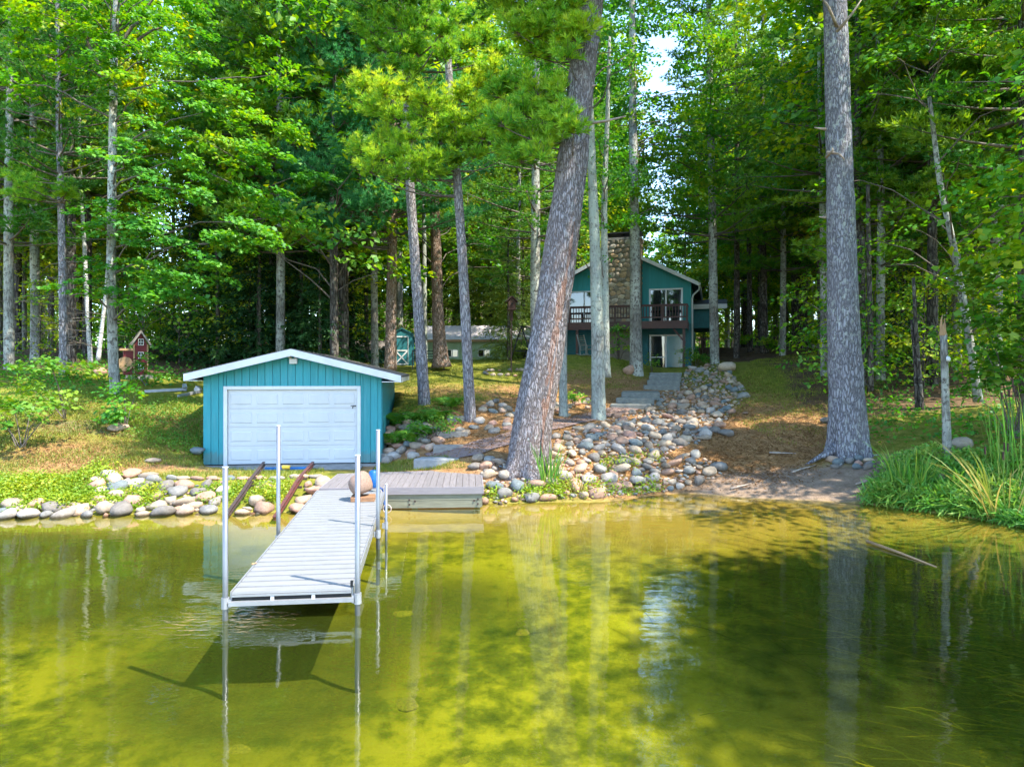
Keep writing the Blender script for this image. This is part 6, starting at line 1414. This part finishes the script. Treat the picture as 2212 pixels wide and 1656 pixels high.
cover('bank_weeds', [[(1125, 1060), (1225, 1050), (1225, 1080), (1130, 1085)], [(1050, 1060), (1075, 1058), (1075, 1085), (1050, 1085)], [(1230, 1060), (1420, 1050), (1420, 1068), (1240, 1075)], [(1280, 1000), (1420, 985), (1440, 1000), (1300, 1020)]], (110, 14, 60, 40), .24, .065, 'weed', 402, per=12)
cover('marsh_plants', [[(1880, 1085), (1900, 1020), (1960, 985), (2040, 990), (2120, 990), (2260, 1000), (2260, 1150), (2100, 1115), (2000, 1100)]], (1500,), .38, .09, 'reed', 403, per=8, tint=(.3, .95))
cover('marsh_grass', [[(1870, 1092), (1900, 1050), (2000, 1040), (2260, 1060), (2260, 1150), (2100, 1118), (2000, 1104)]], (2400,), .22, .34, 'reed', 404, BLADE, per=5, jit=1.2)
def grass(name, polys, n, hgt, lm, seed, y0=11, tint=(.1, .9), w=.006, y1=60, need_mask=None):
    r = np.random.default_rng(seed); out = []
    for poly, m in zip(polys, n):
        xs_ = [q[0] for q in poly]; ys_ = [q[1] for q in poly]; px = r.uniform(min(xs_), max(xs_), 500); py = r.uniform(min(ys_), max(ys_), 500); ok = inpoly(px, py, poly); pp = list(zip(px[ok], py[ok]))
        W = np.array([hit(a, b_, y0, y1) for a, b_ in pp]); cx0, cx1, cy0, cy1 = W[:, 0].min(), W[:, 0].max(), W[:, 1].min(), W[:, 1].max()
        X = r.uniform(cx0, cx1, m * 4); Y = r.uniform(cy0, cy1, m * 4); Z = gz(X, Y); qx, qy = proj(np.stack([X, Y, Z], -1)); ok = inpoly(qx, qy, poly)
        pat = np.sin(X * 1.7 + 2 * np.sin(Y * .9)) * np.sin(Y * 1.5 + 1.2 * np.sin(X * 1.3)) ; ok &= r.random(len(X)) < np.clip(.55 + .7 * pat, .05, 1)
        out.append(np.stack([X, Y, Z], -1)[ok][:m])
    C = np.concatenate(out); n_ = len(C); a = r.uniform(0, 6.28, n_); l = hgt * r.uniform(.5, 1.3, n_); d = np.stack([np.cos(a), np.sin(a), np.zeros(n_)], -1); s = np.stack([-np.sin(a), np.cos(a), np.zeros(n_)], -1) * w
    tip = C + d * (l * .5)[:, None]; tip[:, 2] += l; V = np.stack([C - s, C + s, tip], 1).reshape(-1, 3)
    tag(link(name, raw_mesh(name, V, np.arange(len(V)).reshape(-1, 3), [M[lm]], False, {'tint': np.repeat(r.uniform(*tint, n_), 3)})), kind='stuff')
grass('slope_grass', [[(-60, 1060), (-60, 880), (150, 850), (300, 850), (430, 860), (434, 1000), (420, 1035), (200, 1030)], [(440, 1012), (700, 1012), (700, 1034), (400, 1038)], [(820, 1000), (960, 985), (1035, 1010), (800, 1022)]], (52000, 4500, 5000), .075, 'grass', 411)
grass('lawn_grass', [[(870, 880), (880, 790), (1240, 770), (1400, 780), (1380, 835), (1100, 860), (1000, 870)], [(1560, 900), (1620, 780), (1780, 755), (1900, 800), (1950, 900), (1900, 980), (1700, 960)]], (26000, 26000), .07, 'grass', 412, w=.008)
# forest floor litter of low green plants
cover('forest_floor_plants', [[(-60, 830), (-60, 775), (240, 760), (420, 800), (420, 830), (200, 850)], [(1880, 960), (1800, 800), (2000, 760), (2260, 780), (2260, 980), (2050, 960)]], (420, 420), .25, .13, 'leaf', 405, per=5, clump=.25)
cover('needle_litter', [[(1030, 1000), (1200, 905), (1420, 840), (1480, 800), (1620, 830), (1600, 960), (1560, 1030), (1400, 1055), (1100, 1070)], [(870, 1000), (900, 900), (1100, 850), (1400, 800), (1400, 860), (1150, 950), (1000, 990)], [(1500, 1000), (1600, 800), (1800, 900), (1800, 1000), (1650, 1050)], [(-40, 1000), (0, 880), (300, 860), (420, 900), (420, 1000), (200, 1030)]], (1500, 1100, 1300, 900), .015, .085, 'litter', 407, (LEAF4[0] * [1, .32, .6], LEAF4[1]), per=9, clump=.35, tint=(.0, 1), jit=.35)
cover('slope_plants', [[(250, 880), (430, 862), (434, 985), (330, 965), (260, 930)], [(-40, 860), (40, 830), (230, 840), (220, 880), (60, 900)], [(830, 900), (980, 850), (980, 900), (850, 960)]], (420, 260, 160), .12, .055, 'leaf_bright', 408, per=9, clump=.16)
# water weed strands under the surface at the right
r = np.random.default_rng(421); V = []; F = []; T = []; nb_ = 0
for k in range(2600):
    if r.random() < .75: x, y = r.normal(7.2, 1.9), r.normal(9.6, 2.1)
    else: x, y = r.normal(5.6, 1.2), r.normal(7.4, 1.2)
    g = float(gz(x, y)) if k % 4 == 0 else g
    if y < 4.5 or g > -.15: continue
    z0 = max(g, -.9) * r.uniform(.12, .7); L = r.uniform(.4, 1.5); a = R_(-28) + r.normal() * .28; d = np.array([math.cos(a), math.sin(a), 0]); s = np.array([-d[1], d[0], 0]) * r.uniform(.004, .009)
    q = np.linspace(0, 1, 5); ax = np.array([x, y, z0]) + d * (L * q)[:, None] + np.array([-d[1], d[0], 0]) * (np.sin(q * r.uniform(2, 5) + r.uniform(0, 6)) * .06)[:, None]; ax[:, 2] = np.minimum(ax[:, 2] + .04 * np.sin(q * 4), -.02)
    V.append(np.concatenate([ax - s, ax + s])); F += [(nb_ + i, nb_ + i + 1, nb_ + 6 + i, nb_ + 5 + i) for i in range(4)]; nb_ += 10; T += [r.random() ** 1.6] * 10
tag(link('water_weed', raw_mesh('water_weed', np.concatenate(V), np.array(F), [M['waterweed']], True, {'tint': np.array(T)})), kind='stuff')
# floating reed stem, sticks, fallen leaves
a = P(1872, 1172, H * FP / (1172 - CY)); b = P(2022, 1224, H * FP / (1224 - CY)); a[2] = .03; b[2] = .0
tag(MB().tube([a, a * .5 + b * .5 + [0, 0, .01], b], [.03, .022, .012], 7).build('floating_stem', M['tan_wood'], None, True), 'tan reed stem floating on dark water below the big pine', 'floating stem')
for px, py, Y, L, az, lab in ((1735, 1000, 18.2, .9, .5, 'grey stick on the sand beside the big pine root'), (1690, 970, 19.5, .7, -.2, 'pale driftwood stick on the right slope'), (1880, 1040, 17.0, .8, .15, 'thin stick on the sand before the marsh plants'), (1270, 838, 27, .9, .0, 'dead branch lying on the needle litter by the lichen trunk'), (1600, 1035, 17.4, .6, .3, 'short stick near the sandy waterline')):
    p = gp(*P(px, py, Y)[:2]); d = np.array([math.cos(az), math.sin(az), 0]) * L / 2
    q = [gp(*(p + d * t)[:2]) + [0, 0, .03] for t in (-1, -.2, .4, 1)]
    tag(MB().tube(q, [.03, .028, .02, .01], 6).build('stick', M['deadwood'], None, True), lab, 'stick')
lf = P(552, 1222, 9.6); lf[2] = .36
V, F = leaves(np.array([[0, 0, 0.]]), np.array([[0, 0, 1.]]), np.array([.09]), LEAFM, np.random.default_rng(2), .2)
tag(link('fallen_leaf', raw_mesh('fallen_leaf', V, F, [M['tan_wood']], False), None, (lf[0], lf[1], lf[2])), 'dry brown leaf lying on the white dock slats', 'leaf')
print('objects', len(bpy.data.objects), 'tris', sum(len(m.loops) - 2 * len(m.polygons) for m in bpy.data.meshes))
